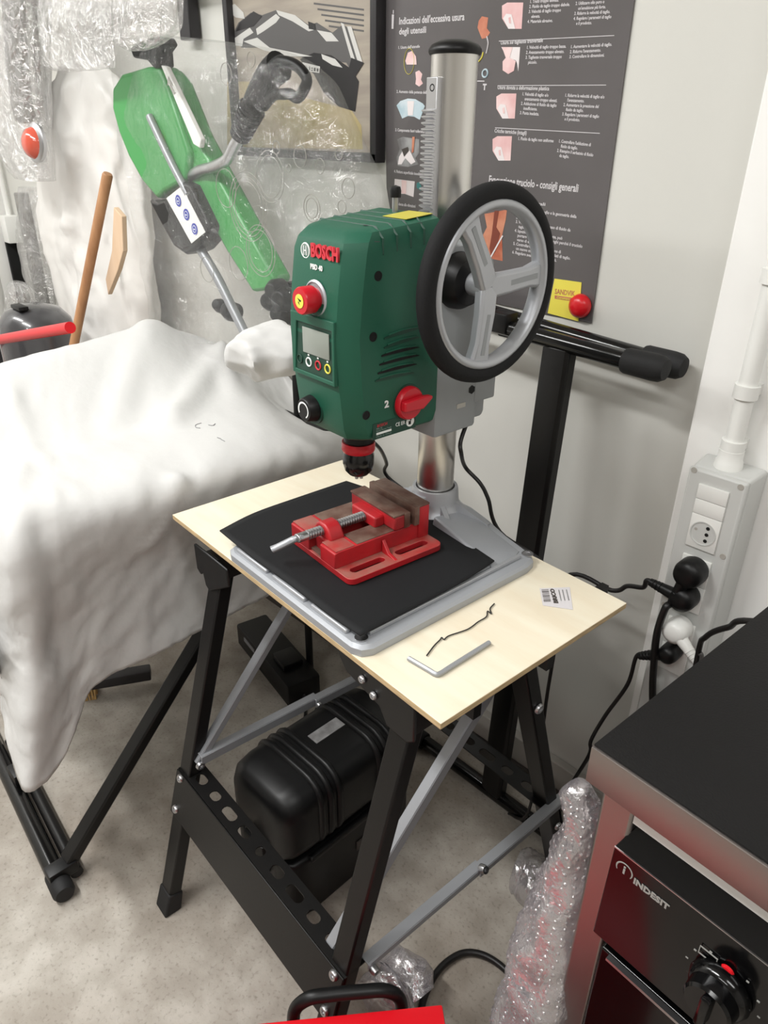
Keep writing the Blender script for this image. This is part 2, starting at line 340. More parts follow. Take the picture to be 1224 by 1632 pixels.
# lower crossbars: an angled front plate with a slotted flange
def crossbar(yf, sgn, zc):
    t = Vector((0, yf(1) - yf(0), 1)).normalized(); n = Vector((0, t.z, -t.y)) * sgn   # n points outwards for the front
    o = Vector((0, yf(zc), zc)) - n * 0.0 + Vector((0, -0.0165 * sgn, 0)); hh = 0.048
    b = MB(B); a0 = o - t * hh; a1 = o + t * hh
    ring = lambda x: [Vector((x, 0, 0)) + p for p in (a0, a1, a1 + Vector((0, -0.003 * sgn, 0)), a0 + Vector((0, -0.003 * sgn, 0)))]
    b.loft([ring(0.082), ring(0.593)]); pl = b.build('crossbar', M_BLACK, bench, bevel=0.001)
    f = MB(B); holes = []
    xs = [0.135 + 0.0505 * k for k in range(9)]
    for k, xx in enumerate(xs): holes.append(slot(xx, 0.021, (0.020, 0.030, 0.038)[min(2, abs(k - 4) % 3)] if k not in (1, 7) else 0.026, 0.0175))
    Mx = Matrix(((1, 0, 0, 0), (0, sgn, 0, a1.y), (0, 0, 1, a1.z - 0.002), (0, 0, 0, 1)))
    f.plate([(0.082, 0), (0.593, 0), (0.593, 0.042), (0.082, 0.042)], holes, Mx, 0.0025); f.build('slotted_flange', M_BLACK, pl, smooth=30)
    return a0, a1
crossbar(fy, 1, 0.275); crossbar(byk, -1, 0.275)
for x in (0.10, 0.575):
    for z in (0.313, 0.245): bolt(B, (x, fy(z) - 0.019, z), (0, -1, 0.28), 0.0085, M_STEEL, bench, 0.005)
    for z in (0.313, 0.245): bolt(B, (x + 0.02, byk(z), z), (1, 0, 0), 0.008, M_STEEL, bench, 0.005)
# top: slotted side rails, jaw carriers and inner frame
for x in (0.10, 0.575):
    MB(B).mm((x - 0.02, 0.012, 0.712), (x + 0.02, 0.372, 0.757), bev=0.002).build('jaw_carrier', M_BLACK, bench)
MB(B).mm((0.06, 0.115, 0.70), (0.615, 0.13, 0.752)).build('top_rail', M_BLACK, bench); MB(B).mm((0.06, 0.27, 0.70), (0.615, 0.285, 0.752)).build('top_rail', M_BLACK, bench)
for (y0, y1) in ((0.055, 0.18), (0.21, 0.345)):
    MB(B).mm((0.045, y0, 0.757), (0.635, y1, 0.79), bev=0.002).build('jaw_board', M_BPL, bench)
# stepped end bracket that shows past the cloth
pts = [(0.052, 0.762), (0.053, 0.712), (0.066, 0.704), (0.074, 0.714), (0.080, 0.690), (0.092, 0.683), (0.165, 0.728), (0.165, 0.762)]
MB(B).prism([(p[0], 0.014, p[1]) for p in pts], (0, -0.006, 0)).build('end_bracket', M_BPL, bench, bevel=0.003)
pts = [(0.450, 0.786), (0.475, 0.752), (0.545, 0.738), (0.56, 0.715), (0.60, 0.715), (0.612, 0.725), (0.612, 0.786)]
MB(B).prism([(p[0], 0.014, p[1]) for p in pts], (0, -0.005, 0)).build('end_bracket', M_BPL, bench, bevel=0.003)
for px, py in ((578, 1082), (596, 1108)):
    p = by(px, py, 0.008); bolt(B, p, (0, -1, 0), 0.006, M_STEEL, bench, 0.004)
p = bx(848, 1058, 0.60); MB(B).box((0.60, 0.34, 0.772), (0.012, 0.16, 0.018)).build('side_plate', M_BPL, bench); bolt(B, (0.606, 0.26, 0.748), (1, 0, 0), 0.009, M_STEEL, bench, 0.012)
# grey braces
def brace(p0, p1, side, wdt, name='diagonal_brace'):
    t = (Vector(p1) - Vector(p0)).normalized(); sd = Vector(side); b = MB(B); b.bar(p0, p1, wdt, 0.003, side)
    Mx = frame_of(t, side); off = Mx @ Vector((wdt / 2, -0.008, 0)); b.bar(Vector(p0) + off, Vector(p1) + off, 0.003, 0.017, side); return b.build(name, M_SGREY, bench, smooth=30, bevel=0.0006)
xi = 0.125
brace((xi, fy(0.35) + 0.0, 0.35), (xi, 0.24, 0.70), (0, -0.7, 1), 0.013)
brace((xi + 0.006, fy(0.36), 0.36), (xi + 0.006, 0.20, 0.352), (0, 0, 1), 0.018, 'stretcher'); brace((xi + 0.012, 0.19, 0.352), (xi + 0.012, byk(0.345), 0.345), (0, 0, 1), 0.018, 'stretcher')
bolt(B, (xi + 0.014, 0.195, 0.35), (1, 0, 0), 0.007, M_STEEL, bench, 0.007); bolt(B, (xi + 0.003, fy(0.35), 0.35), (1, 0, 0), 0.009, M_STEEL, bench, 0.006)
xr = 0.60
brace((0.546, fy(0.30), 0.30), (0.546, 0.262, 0.66), (0, -0.7, 1), 0.020)
brace((xr, -0.055, 0.317), (xr, 0.19, 0.318), (0, 0, 1), 0.012, 'stretcher'); brace((xr + 0.004, 0.18, 0.318), (xr + 0.004, 0.405, 0.32), (0, 0, 1), 0.012, 'stretcher')
bolt(B, (xr, 0.186, 0.324), (1, 0, 0.6), 0.008, M_STEEL, bench, 0.012); bolt(B, (xr + 0.002, -0.048, 0.310), (1, 0, 0), 0.007, M_STEEL, bench, 0.01)
bolt(B, (0.594, byk(0.60), 0.60), (1, 0, 0), 0.009, M_STEEL, bench, 0.005)

# ================================================================ plywood board and what lies on it
b0 = B @ Vector((0.33, 0.19, 0.79))
board = MB(B).mm((0, 0, 0.7905), (0.664, 0.374, 0.80)).build('plywood_board', M_WOOD, None, smooth=0, bevel=0.0012)
board.data.materials.append(M_PLYE)
for f in board.data.polygons:
    if abs(f.normal.z) < 0.5: f.material_index = 1
tag(board, 'pale plywood board lying on the folding workbench, carrying the drill press', 'board')
st = thing('paper_label', 'small white barcode label stuck on the right end of the plywood board', 'label', B @ Vector((0.59, 0.31, 0.80)), R(-3))
q = [bz(*p, 0.8003) for p in ((860, 938), (908, 936), (913, 972), (865, 965))]
MB(B).prism(q, (0, 0, 0.0004)).build('paper', M_PRINT, st, smooth=0)
U = (q[1] - q[0]); V_ = (q[3] - q[0]); ZL = Vector((0, 0, 0.0008))
b = MB(B)
for k in range(9):
    a = 0.1 + 0.085 * k; wv = 0.03 + 0.02 * (k % 3 == 1); b.poly([q[0] + U * 0.05 + V_ * a + ZL, q[0] + U * 0.28 + V_ * a + ZL, q[0] + U * 0.28 + V_ * (a + wv) + ZL, q[0] + U * 0.05 + V_ * (a + wv) + ZL])
b.build('barcode', M_DKBROWN, st, smooth=0)
text_fit('BRICO', B @ (q[0] + U * 0.50 + V_ * 0.93 + ZL), B @ (q[0] + U * 0.46 + V_ * 0.08 + ZL), U.length * 0.13, -(B.to_3x3() @ U), M_DKBROWN, st, off=0.06)
for u0 in (0.6, 0.72, 0.85): MB(B).poly([q[0] + U * u0 + V_ * 0.15 + ZL, q[0] + U * (u0 + 0.03) + V_ * 0.15 + ZL, q[0] + U * (u0 + 0.03) + V_ * 0.8 + ZL, q[0] + U * u0 + V_ * 0.8 + ZL]).build('text_line', M_PGREY, st, smooth=0)
o = MB(B).tube([bz(*p, 0.8018) for p in ((680, 1045), (692, 1029), (701, 1020), (704, 1016), (708, 1019), (716, 1013), (745, 1003), (762, 991), (775, 983), (777, 974), (783, 978), (781, 970), (788, 962))], 0.0009, 6).build('wire', M_CABLE)
tag(o, 'thin kinked black wire lying on the plywood board', 'wire')
la, lb, lc = (bz(*p, 0.8035) for p in ((651, 1049), (697, 1076), (780, 1024)))
o = MB(B).tube([la, la.lerp(lb, 0.7), lb.lerp(la, 0.1) , lb.lerp(lc, 0.04), lb.lerp(lc, 0.3), lc], 0.0033, 6, sub=5).build('hex_key', M_SGREY); tag(o, 'L-shaped grey hex key lying near the front edge of the plywood board', 'hex key')

# ================================================================ drill press
dp = thing('drill_press', 'green bench drill press with grey base, steel column and black handwheel', 'drill press', B @ Vector((0.307, 0.2, 0.80)), R(-3))
# base: bevelled slab with raised back web
out = rrect(0.182, 0.0, 0.521, 0.335, 0.022); out = [(x, y) for x, y in out]
base_out = rrect(0.182, 0.0, 0.521, 0.34, 0.022, 5)
# widen towards the column with a rounded back
base_out = [(0.521 - 0.006, 0.012)] + []
base_out = [(0.500, 0.0), (0.514, 0.006), (0.521, 0.02), (0.521, 0.325), (0.516, 0.345), (0.50, 0.358), (0.44, 0.372), (0.38, 0.392), (0.33, 0.402), (0.28, 0.402), (0.235, 0.392), (0.20, 0.37), (0.185, 0.35), (0.182, 0.325), (0.182, 0.02), (0.188, 0.006), (0.202, 0.0)]
def inset(pts, d, c=(0.3515, 0.19)): return [(x - math.copysign(min(d, abs(x - c[0])), x - c[0]), y - math.copysign(min(d, abs(y - c[1])), y - c[1])) for x, y in pts]
b = MB(B)
b.loft([[(x, y, 0.8005) for x, y in base_out], [(x, y, 0.811) for x, y in base_out], [(x, y, 0.8155) for x, y in inset(base_out, 0.004)], [(x, y, 0.8165) for x, y in inset(base_out, 0.010)], [(x, y, 0.8165) for x, y in inset(base_out, 0.014)]])
base = b.build('base', M_ALUB, dp, smooth=30)
# raised table rim sections along the front and the right
b = MB(B)
for x0, x1 in ((0.207, 0.290), (0.306, 0.386), (0.402, 0.480)): b.mm((x0, 0.007, 0.8155), (x1, 0.0165, 0.8225), bev=0.0018)
b.prism([(0.497, 0.03, 0.8165), (0.503, 0.03, 0.8165), (0.503, 0.33, 0.8165), (0.497, 0.33, 0.8165)], (0, 0, 0.006))
b.build('table_rim', M_ALU, base, smooth=40, bevel=0.001)
# table slab under the mat
MB(B).mm((0.196, 0.017, 0.8165), (0.495, 0.27, 0.8235), bev=0.002).build('work_table', M_ALUB, base)
# collar web + collar
b = MB(B); cx_, cy_ = 0.307, 0.335
b.lathe((cx_, cy_, 0.8165), (0, 0, 1), [(0, 0), (0.062, 0), (0.052, 0.010), (0.0435, 0.018), (0.0405, 0.03), (0.039, 0.048), (0.0375, 0.052), (0.033, 0.052), (0.032, 0.03), (0, 0.03)], 40)
for a in (20, 160, -25, -155, 90):
    d = Vector((math.cos(R(a)), math.sin(R(a)), 0)); s_ = Vector((-d.y, d.x, 0)); c0 = Vector((cx_, cy_, 0.8165)); 
    L = 0.10 if a not in (90,) else 0.06
    b.loft([[c0 + d * 0.03 + s_ * 0.007, c0 + d * 0.03 - s_ * 0.007, c0 + d * L - s_ * 0.007, c0 + d * L + s_ * 0.007], [c0 + d * 0.03 + s_ * 0.004 + Vector((0, 0, 0.035)), c0 + d * 0.03 - s_ * 0.004 + Vector((0, 0, 0.035)), c0 + d * L - s_ * 0.004 + Vector((0, 0, 0.004)), c0 + d * L + s_ * 0.004 + Vector((0, 0, 0.004))]])
b.mm((cx_ - 0.016, cy_ - 0.046, 0.8165), (cx_ + 0.016, cy_ - 0.034, 0.862), bev=0.002)
b.build('column_collar', M_ALU, base, smooth=38)
# raised ramp from collar out to the right corner
b = MB(B)
b.loft([[(0.35, 0.285, 0.8165), (0.44, 0.272, 0.8165), (0.495, 0.272, 0.8165), (0.505, 0.30, 0.8165), (0.49, 0.345, 0.8165), (0.42, 0.362, 0.8165), (0.345, 0.385, 0.8165)],
        [(0.352, 0.29, 0.842), (0.43, 0.28, 0.832), (0.488, 0.277, 0.822), (0.497, 0.30, 0.820), (0.484, 0.338, 0.819), (0.42, 0.352, 0.822), (0.352, 0.372, 0.826)]])
b.build('base_web', M_ALUB, base, smooth=30, bevel=0.003); b = MB(B)
b.loft([[(0.265, 0.285, 0.8165), (0.265, 0.385, 0.8165), (0.21, 0.35, 0.8165), (0.196, 0.32, 0.8165), (0.196, 0.275, 0.8165), (0.23, 0.272, 0.8165)][::-1],
        [(0.262, 0.29, 0.838), (0.262, 0.375, 0.826), (0.213, 0.344, 0.819), (0.203, 0.32, 0.819), (0.203, 0.28, 0.822), (0.23, 0.278, 0.83)][::-1]])
b.build('base_web', M_ALUB, base, smooth=30, bevel=0.003)
for hx, hy in ((0.505, 0.352), (0.503, 0.016), (0.20, 0.35)):
    b = MB(B); b.lathe((hx - 0.004, hy - 0.004 if hy > 0.1 else hy + 0.002, 0.8168), (0, 0, 1), [(0.009, 0), (0.009, 0.0012), (0.0055, 0.0012), (0.0055, 0.0002), (0, 0.0002)], 18); b.build('mounting_hole', M_STEEL, base)
# column
zc1 = 1.488
MB(B).cyl((cx_, cy_, 0.83), (cx_, cy_, zc1), 0.0305, seg=64).build('column', M_CHROME, dp, smooth=40)
MB(B).lathe((cx_, cy_, zc1 - 0.004), (0, 0, 1), [(0, 0), (0.033, 0), (0.0345, 0.003), (0.0345, 0.006), (0.031, 0.011), (0.02, 0.016), (0, 0.018)], 40).build('column_cap', M_BPL, dp)
# rack with teeth, in front of the column
zr1 = by(705, 122, 0.300).z; b = MB(B); b.mm((cx_ - 0.011, 0.296, 1.10), (cx_ + 0.009, 0.3065, zr1)); rk = b.build('rack', M_STEEL, dp, bevel=0.001)
b = MB(B); z = 1.10
while z < zr1 - 0.035:
    b.loft([[(cx_ - 0.013, 0.2965, z), (cx_ - 0.013, 0.2965, z + 0.0052), (cx_ - 0.013, 0.2905, z + 0.0042), (cx_ - 0.013, 0.2905, z + 0.0026)], [(cx_ + 0.009, 0.2965, z), (cx_ + 0.009, 0.2965, z + 0.0052), (cx_ + 0.009, 0.2905, z + 0.0042), (cx_ + 0.009, 0.2905, z + 0.0026)]]); z += 0.0072
b.build('rack_teeth', M_STEEL, rk, smooth=0)
MB(B).lathe((cx_, 0.2965, zr1 - 0.012), (0, -1, 0), [(0, -0.001), (0.0045, -0.001), (0.0045, 0.0006), (0.003, 0.0006), (0.003, 0), (0, 0)], 16).build('rack_screw', M_DARK, rk)
# ---- head
hx = cx_; HW = 0.070
LV = [(1.017, 0.120, 0.010), (1.022, 0.112, 0.004), (1.038, 0.104, 0), (1.10, 0.0965, 0), (1.160, 0.093, 0), (1.215, 0.098, 0), (1.262, 0.105, 0), (1.275, 0.110, 0.002), (1.284, 0.120, 0.008), (1.288, 0.134, 0.018)]
def yfz(z):
    for a, c in zip(LV, LV[1:]):
        if a[0] <= z <= c[0]: t = (z - a[0]) / (c[0] - a[0]); return a[1] * (1 - t) + c[1] * t
    return 0.105
def hring(z, yf, ins):
    h = HW - ins; top = max(0, (z - 1.2)) / 0.088
    pts = [(-h, 0.258 - ins * .3), (-h, yf + 0.024), (-h + 0.006, yf + 0.014), (-h + 0.02, yf + 0.001), (-h + 0.028, yf), (h - 0.028, yf), (h - 0.02, yf + 0.001), (h - 0.006, yf + 0.014), (h, yf + 0.024), (h, 0.258 - ins * .3)]
    return [(hx + x, y, z + (y - 0.105) * 0.09 * top + (y - 0.105) * 0.06 * (1 - top) * 0) for x, y in pts]
b = MB(B); b.loft([hring(*l) for l in LV]); head = b.build('motor_housing', M_GREEN, dp, smooth=24)
# roof ribs
for k, yy in enumerate((0.155, 0.178, 0.201, 0.224)):
    zt = 1.288 + (yy - 0.105) * 0.09
    b = MB(B); b.loft([[(hx - 0.060, yy - 0.0015, zt - 0.002), (hx - 0.060, yy + 0.0015, zt - 0.002), (hx - 0.058, yy, zt + 0.001)], [(hx + 0.056, yy - 0.0015, zt - 0.002), (hx + 0.056, yy + 0.0015, zt - 0.002), (hx + 0.054, yy, zt + 0.001)]], closed=True)
    b.loft([[(hx + 0.054, yy - 0.0016, zt - 0.001), (hx + 0.054, yy + 0.0016, zt - 0.001), (hx + 0.056, yy, zt + 0.001)], [(hx + 0.069, yy - 0.0016, zt - 0.012), (hx + 0.069, yy + 0.0016, zt - 0.012), (hx + 0.0712, yy, zt - 0.012)], [(hx + 0.0695, yy - 0.0016, zt - 0.032), (hx + 0.0695, yy + 0.0016, zt - 0.032), (hx + 0.0712, yy, zt - 0.030)]])
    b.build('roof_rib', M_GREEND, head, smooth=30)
for px, py in ((601, 376), (583, 358), (669, 360)):
    zz = 1.2925; p = bz(px, py, zz + 0.001); MB(B).lathe((p.x, p.y, 1.288 + (p.y - .105) * .09 + 0.0004), (0, 0, 1), [(0, 0), (0.0035, 0)], 12).build('roof_hole', M_DARK, head)
MB(B).prism([(x, y, 1.2885 + (y - .105) * .09) for x, y in ((0.316, 0.206), (0.362, 0.206), (0.362, 0.252), (0.316, 0.252))], (0, 0, 0.0006)).build('warning_label', M_YELD, head, smooth=0)
# front details
FX = B.to_3x3() @ Vector((1, 0, 0)); FZ = Vector((0, 0, 1)); FYd = B.to_3x3() @ Vector((0, 1, 0))
def fp(px, py, off=0.0004):
    p = by(px, py, 0.100)
    for _ in range(4): p = by(px, py, yfz(p.z) - off)
    return p
pt0 = fp(497, 408); pt1 = fp(540, 419); pt1.z = pt0.z
text_fit('BOSCH', B @ pt0, B @ Vector((pt1.x, pt0.y - 0.0004, pt0.z)), 0.0155, FZ, M_RPRINT, dp, 'brand_lettering', th=0.0016, off=0.055, label='raised red lettering')
p = fp(487, 399); mm = MB(B); mm.torus(p, (0, -1, 0), 0.0088, 0.0011, 28, 6); mm.build('brand_emblem', M_WPRINT, head, label='round white emblem')
MB(B).lathe(p, (0, -1, 0), [(0, 0), (0.0085, 0.0004), (0, 0.0005)], 24).build('emblem_disc', M_GPRINT, head)
b = MB(B)
for dx in (-0.003, 0.0022): b.mm((p.x + dx - 0.0003, p.y - 0.0012, p.z - 0.006), (p.x + dx + 0.0009, p.y - 0.0006, p.z + 0.006))
b.mm((p.x - 0.003, p.y - 0.0012, p.z - 0.0007), (p.x + 0.003, p.y - 0.0006, p.z + 0.0007)); b.build('emblem_mark', M_WPRINT, head)
t0 = fp(495, 428); text_fit('PBD 40', B @ t0, B @ (t0 + Vector((0.026, -0.0003, 0))), 0.0062, FZ, M_WPRINT, head, 'model_lettering', off=0.05)
# emergency stop
p = fp(503, 476)
o = MB(B).lathe((p.x, p.y + 0.001, p.z), (0, -1, 0), [(0, 0), (0.0235, 0), (0.0235, 0.0012), (0.021, 0.003), (0.0205, 0.001), (0, 0.001)], 40).build('switch_ring', M_ALU, head, label='silver ring around the red stop button')
o = MB(B).lathe((p.x, p.y, p.z), (0, -1, 0), [(0, 0), (0.0135, 0), (0.0135, 0.004), (0.0172, 0.006), (0.0174, 0.022), (0.016, 0.0245), (0.0, 0.025)], 40).build('emergency_button', M_RED, head, label='round red stop button')
MB(B).lathe((p.x, p.y - 0.0251, p.z), (0, -1, 0), [(0, 0), (0.0088, 0), (0.0088, 0.0004), (0, 0.0005)], 28).build('button_sticker', M_YEL, o, label='round yellow sticker with an arrow')
b = MB(B); b.poly([(p.x - 0.004, p.y - 0.0258, p.z + 0.004), (p.x + 0.005, p.y - 0.0258, p.z + 0.0015), (p.x + 0.002, p.y - 0.0258, p.z - 0.001)]); b.poly([(p.x - 0.001, p.y - 0.0258, p.z + 0.0005), (p.x + 0.001, p.y - 0.0258, p.z - 0.005), (p.x - 0.0022, p.y - 0.0258, p.z - 0.002)]); b.build('arrow_mark', M_DARK, o, smooth=0)
# display bay: a framed, tilted panel with window and buttons
c1, c2, c3, c4 = fp(477, 508, 0), fp(543, 533, 0), fp(540, 618, 0), fp(474, 590, 0)
xl, xr_ = 0.253, 0.362; zt_, zb_ = 1.178, 1.112
b = MB(B)
yo = yfz(1.15)
b.prism([(xl, yo - 0.0035, zb_ - 0.006), (xr_, yo - 0.0035, zb_ - 0.006), (xr_, yo + 0.004, zt_ + 0.006), (xl, yo + 0.004, zt_ + 0.006)], (0, 0.003, 0)); b.bm.free()
Mx = TM((0, 0, 0), (1, 0, 0), (0, 0, 1)); Mx = Matrix(((1, 0, 0, 0), (0, 0, 1, yo - 0.0026), (0, 1, 0, 0), (0, 0, 0, 1)))
b = MB(B); b.plate([(0.262, 1.100), (0.357, 1.100), (0.357, 1.184), (0.262, 1.184)], [[(0.268, 1.106), (0.352, 1.106), (0.352, 1.172), (0.275, 1.172)]], Mx, 0.006); b.build('display_bezel', M_GREEN, head, bevel=0.0012, smooth=30)
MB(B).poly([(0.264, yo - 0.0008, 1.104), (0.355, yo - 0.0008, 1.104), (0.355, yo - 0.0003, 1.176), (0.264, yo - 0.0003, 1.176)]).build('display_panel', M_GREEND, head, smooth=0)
dsp = MB(B).mm((0.288, yo - 0.0025, 1.133), (0.346, yo - 0.0008, 1.167), bev=0.0006).build('display_window', M_LCD, head, label='blank grey display window')
for k, (mm_, xk) in enumerate(((M_GREEND, 0.278), (M_WPRINT, 0.299), (M_RPRINT, 0.320), (M_YEL, 0.341))):
    c_ = (xk, yo - 0.0014, 1.121); b = MB(B); b.torus(c_, (0, -1, 0), 0.0056, 0.0011, 22, 6); bo = b.build('display_button', mm_, head, label=('dark green button', 'white-ringed button', 'red-ringed button', 'yellow-ringed button')[k])
    if k: MB(B).mm((xk - 0.0015, yo - 0.0016, 1.1295), (xk + 0.0015, yo - 0.001, 1.1315)).build('button_symbol', M_WPRINT, head)
# speed knob
p = fp(499, 650)
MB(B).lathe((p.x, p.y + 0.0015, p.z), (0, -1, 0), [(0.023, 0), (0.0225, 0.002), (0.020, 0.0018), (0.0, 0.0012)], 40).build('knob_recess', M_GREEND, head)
o = MB(B).lathe((p.x, p.y, p.z), (0, -1, 0), [(0, 0.001), (0.019, 0.001), (0.0168, 0.014), (0.015, 0.016), (0.0, 0.016)], 40).build('speed_knob', M_BPL, head, label='black speed knob with a white dial arc')
b = MB(B); pr = []
for k in range(25):
    a = R(-120 + 270 * k / 24); pr.append((a, 0.0098, 0.0128 - 0.0012 * (k / 24)))
for (a, r0, r1), (a2, r02, r12) in zip(pr, pr[1:]): b.poly([(p.x + r * math.sin(aa), p.y - 0.0166, p.z + r * math.cos(aa)) for aa, r in ((a, r0), (a, r1), (a2, r12), (a2, r02))])
b.build('dial_arc', M_WPRINT, o, smooth=0)
# side details on the right flank
SX = hx + HW
def sp(px, py, off=0.0004): return bx(px, py, SX + off)
for q in ((603, 440), (595, 537), (584, 662), (672, 641)):
    p = sp(*q); o = MB(B).lathe((SX - 0.0005, p.y, p.z), (1, 0, 0), [(0.0062, 0), (0.0062, 0.0012), (0.0048, 0.0012), (0.0048, 0.0006), (0, 0.0006)], 20).build('screw_hole', M_DARK, head)
VL = [((612, 540), (672, 522)), ((612, 555), (668, 537)), ((608, 568), (668, 553)), ((605, 582), (668, 566)), ((602, 596), (664, 580)), ((598, 608), (660, 594))]
for k, (a, c) in enumerate(VL):
    pa, pc = sp(*a), sp(*c); b = MB(B); n = 10; lo = []; hi = []
    for j in range(n + 1):
        t = j / n; y = pa.y + (pc.y - pa.y) * t; zz = pa.z + (pc.z - pa.z) * t; hh = 0.0036 * math.sin(math.pi * min(1, 0.06 + t * 0.94)) ** 0.6; lo.append((SX - 0.001, y, zz - 0.0006)); hi.append((SX - 0.001, y, zz + hh))
    b.prism(lo + hi[::-1], (0.0022, 0, 0)); b.build('vent_slot', M_DARK if 1 < k < 5 else M_GREEND, head, smooth=0)
    b = MB(B); b.tube([Vector(hi[1]) + Vector((0.0014, 0, 0.001)), Vector(hi[5]) + Vector((0.0022, 0, 0.0012)), Vector(hi[9]) + Vector((0.0014, 0, 0.001))], 0.0012, 6); b.build('vent_lip', M_GREEN, head)
p = sp(649, 641)
MB(B).lathe((SX - 0.001, p.y, p.z), (1, 0, 0), [(0, 0), (0.0265, 0), (0.026, 0.002), (0, 0.002)], 40).build('gear_knob_recess', M_GREEND, head)
o = MB(B).lathe((SX, p.y, p.z), (1, 0, 0), [(0, 0), (0.0235, 0.001), (0.0235, 0.007), (0.0215, 0.010), (0, 0.0105)], 40).build('gear_knob', M_RED, head, label='red gear selector knob')
b = MB(B); b.prism([(SX + 0.010, p.y + dy, p.z + dz) for dy, dz in ((-0.021, -0.006), (0.014, -0.008), (0.031, 0.004), (0.031, 0.008), (0.014, 0.010), (-0.021, 0.008))], (0.010, 0, 0)); b.build('knob_grip', M_RED, o, bevel=0.003)
SZ = TM((0, 0, 0), FYd, FZ)
pn = sp(613, 650); text_fit('2', B @ pn, B @ (pn + Vector((0, 0.0075, 0))), 0.0095, FZ, M_WPRINT, head, 'gear_number', off=0.05)
pn = sp(667, 636); text_fit('1', B @ pn, B @ (pn + Vector((0, 0.004, 0))), 0.0095, FZ, M_WPRINT, head, 'gear_number', off=0.05)
# rating plate
r0, r1 = sp(592, 705), sp(658, 684)
zz0 = sp(594, 700).z; z1 = sp(594, 679).z; y0, y1 = sp(594, 700).y, sp(662, 688).y
MB(B).mm((SX - 0.0003, y0, zz0 - 0.002), (SX + 0.0005, y1, z1 + 0.002)).build('rating_plate', M_GREEND, head, smooth=0)
def sl(ya, yb, za, zb2, m, nm='plate_line'): MB(B).mm((SX + 0.0004, ya, za), (SX + 0.0009, yb, zb2)).build(nm, m, head, smooth=0)
H_ = z1 - zz0; wy = y1 - y0
text_fit('BOSCH', B @ Vector((SX + 0.0006, y0 + wy * 0.10, z1 - 0.004)), B @ Vector((SX + 0.0006, y0 + wy * 0.32, z1 - 0.004)), 0.004, FZ, M_RPRINT, head, 'plate_text')
sl(y0 + wy * 0.08, y0 + wy * 0.42, zz0 + H_ * 0.22, zz0 + H_ * 0.38, M_WPRINT)
text_fit('PBD 40\nBosch Power Tools', B @ Vector((SX + 0.0006, y0 + wy * 0.08, zz0 + H_ * 0.62)), B @ Vector((SX + 0.0006, y0 + wy * 0.42, zz0 + H_ * 0.62)), 0.0023, FZ, M_GPRINT, head, 'plate_text', lspace=0.9)
text_fit('Made in China', B @ Vector((SX + 0.0006, y0 + wy * 0.08, zz0 + H_ * 0.03)), B @ Vector((SX + 0.0006, y0 + wy * 0.42, zz0 + H_ * 0.03)), 0.0022, FZ, M_GPRINT, head, 'plate_text')
text_fit('CE ER', B @ Vector((SX + 0.0006, y0 + wy * 0.52, zz0 + H_ * 0.42)), B @ Vector((SX + 0.0006, y0 + wy * 0.74, zz0 + H_ * 0.42)), 0.0055, FZ, M_WPRINT, head, 'plate_text')
p = Vector((SX + 0.0006, y0 + wy * 0.86, zz0 + H_ * 0.5)); MB(B).lathe(p, (1, 0, 0), [(0, 0), (0.0075, 0), (0.0075, 0.0003), (0, 0.0004)], 24).build('pictogram_disc', M_WPRINT, head)
b = MB(B); b.mm((SX + 0.0008, p.y - 0.003, p.z - 0.004), (SX + 0.0014, p.y + 0.001, p.z + 0.001)); b.lathe((SX + 0.0011, p.y + 0.0008, p.z + 0.003), (1, 0, 0), [(0, 0), (0.0018, 0), (0, 0.0003)], 10); b.build('pictogram', M_DARK, head)
# grey carriage behind the green housing
b = MB(B); b.mm((hx - 0.062, 0.256, 0.992), (hx + 0.071, 0.345, 1.262), bev=0.006); b.mm((hx + 0.02, 0.335, 1.03), (hx + 0.071, 0.385, 1.075), bev=0.003); b.mm((hx - 0.04, 0.34, 1.0), (hx + 0.066, 0.372, 1.24), bev=0.01)
car = b.build('carriage', M_HOUSE, dp, smooth=35)
p = bx(752, 621, hx + 0.0715); MB(B).lathe((hx + 0.0712, p.y, p.z), (1, 0, 0), [(0, 0), (0.0068, 0), (0.0068, 0.0008), (0, 0.0009)], 6).build('hex_socket', M_DARK, car)
p = bx(737, 645, hx + 0.0715); MB(B).mm((hx + 0.070, p.y - 0.012, p.z - 0.004), (hx + 0.0722, p.y + 0.006, p.z + 0.003)).build('carriage_notch', M_SKIRT, car)
# chuck and spindle
cyk = 0.170; zt = 1.020
MB(B).lathe((hx, cyk, zt + 0.004), (0, 0, -1), [(0, 0), (0.030, 0), (0.026, 0.010), (0.022, 0.012), (0.022, 0.036), (0, 0.036)], 32).build('spindle_nose', M_BPL, dp)
MB(B).lathe((hx, cyk, zt - 0.030), (0, 0, -1), [(0.0, 0), (0.0245, 0), (0.025, 0.004), (0.025, 0.012), (0.0235, 0.015), (0.0, 0.015)], 32).build('chuck_ring', M_RED, dp, label='red ring on the chuck')
ck = MB(B).lathe((hx, cyk, zt - 0.045), (0, 0, -1), [(0, 0), (0.022, 0), (0.0225, 0.004), (0.0235, 0.006), (0.0235, 0.020), (0.021, 0.030), (0.015, 0.037), (0.009, 0.039), (0.008, 0.034), (0, 0.034)], 32).build('chuck', M_BLACKG, dp)
b = MB(B)
for k in range(3):
    a = R(30 + 120 * k); b.cyl((hx + 0.004 * math.cos(a), cyk + 0.004 * math.sin(a), zt - 0.080), (hx + 0.004 * math.cos(a), cyk + 0.004 * math.sin(a), zt - 0.090), 0.0026, seg=8)
b.build('chuck_jaw', M_STEEL, ck)
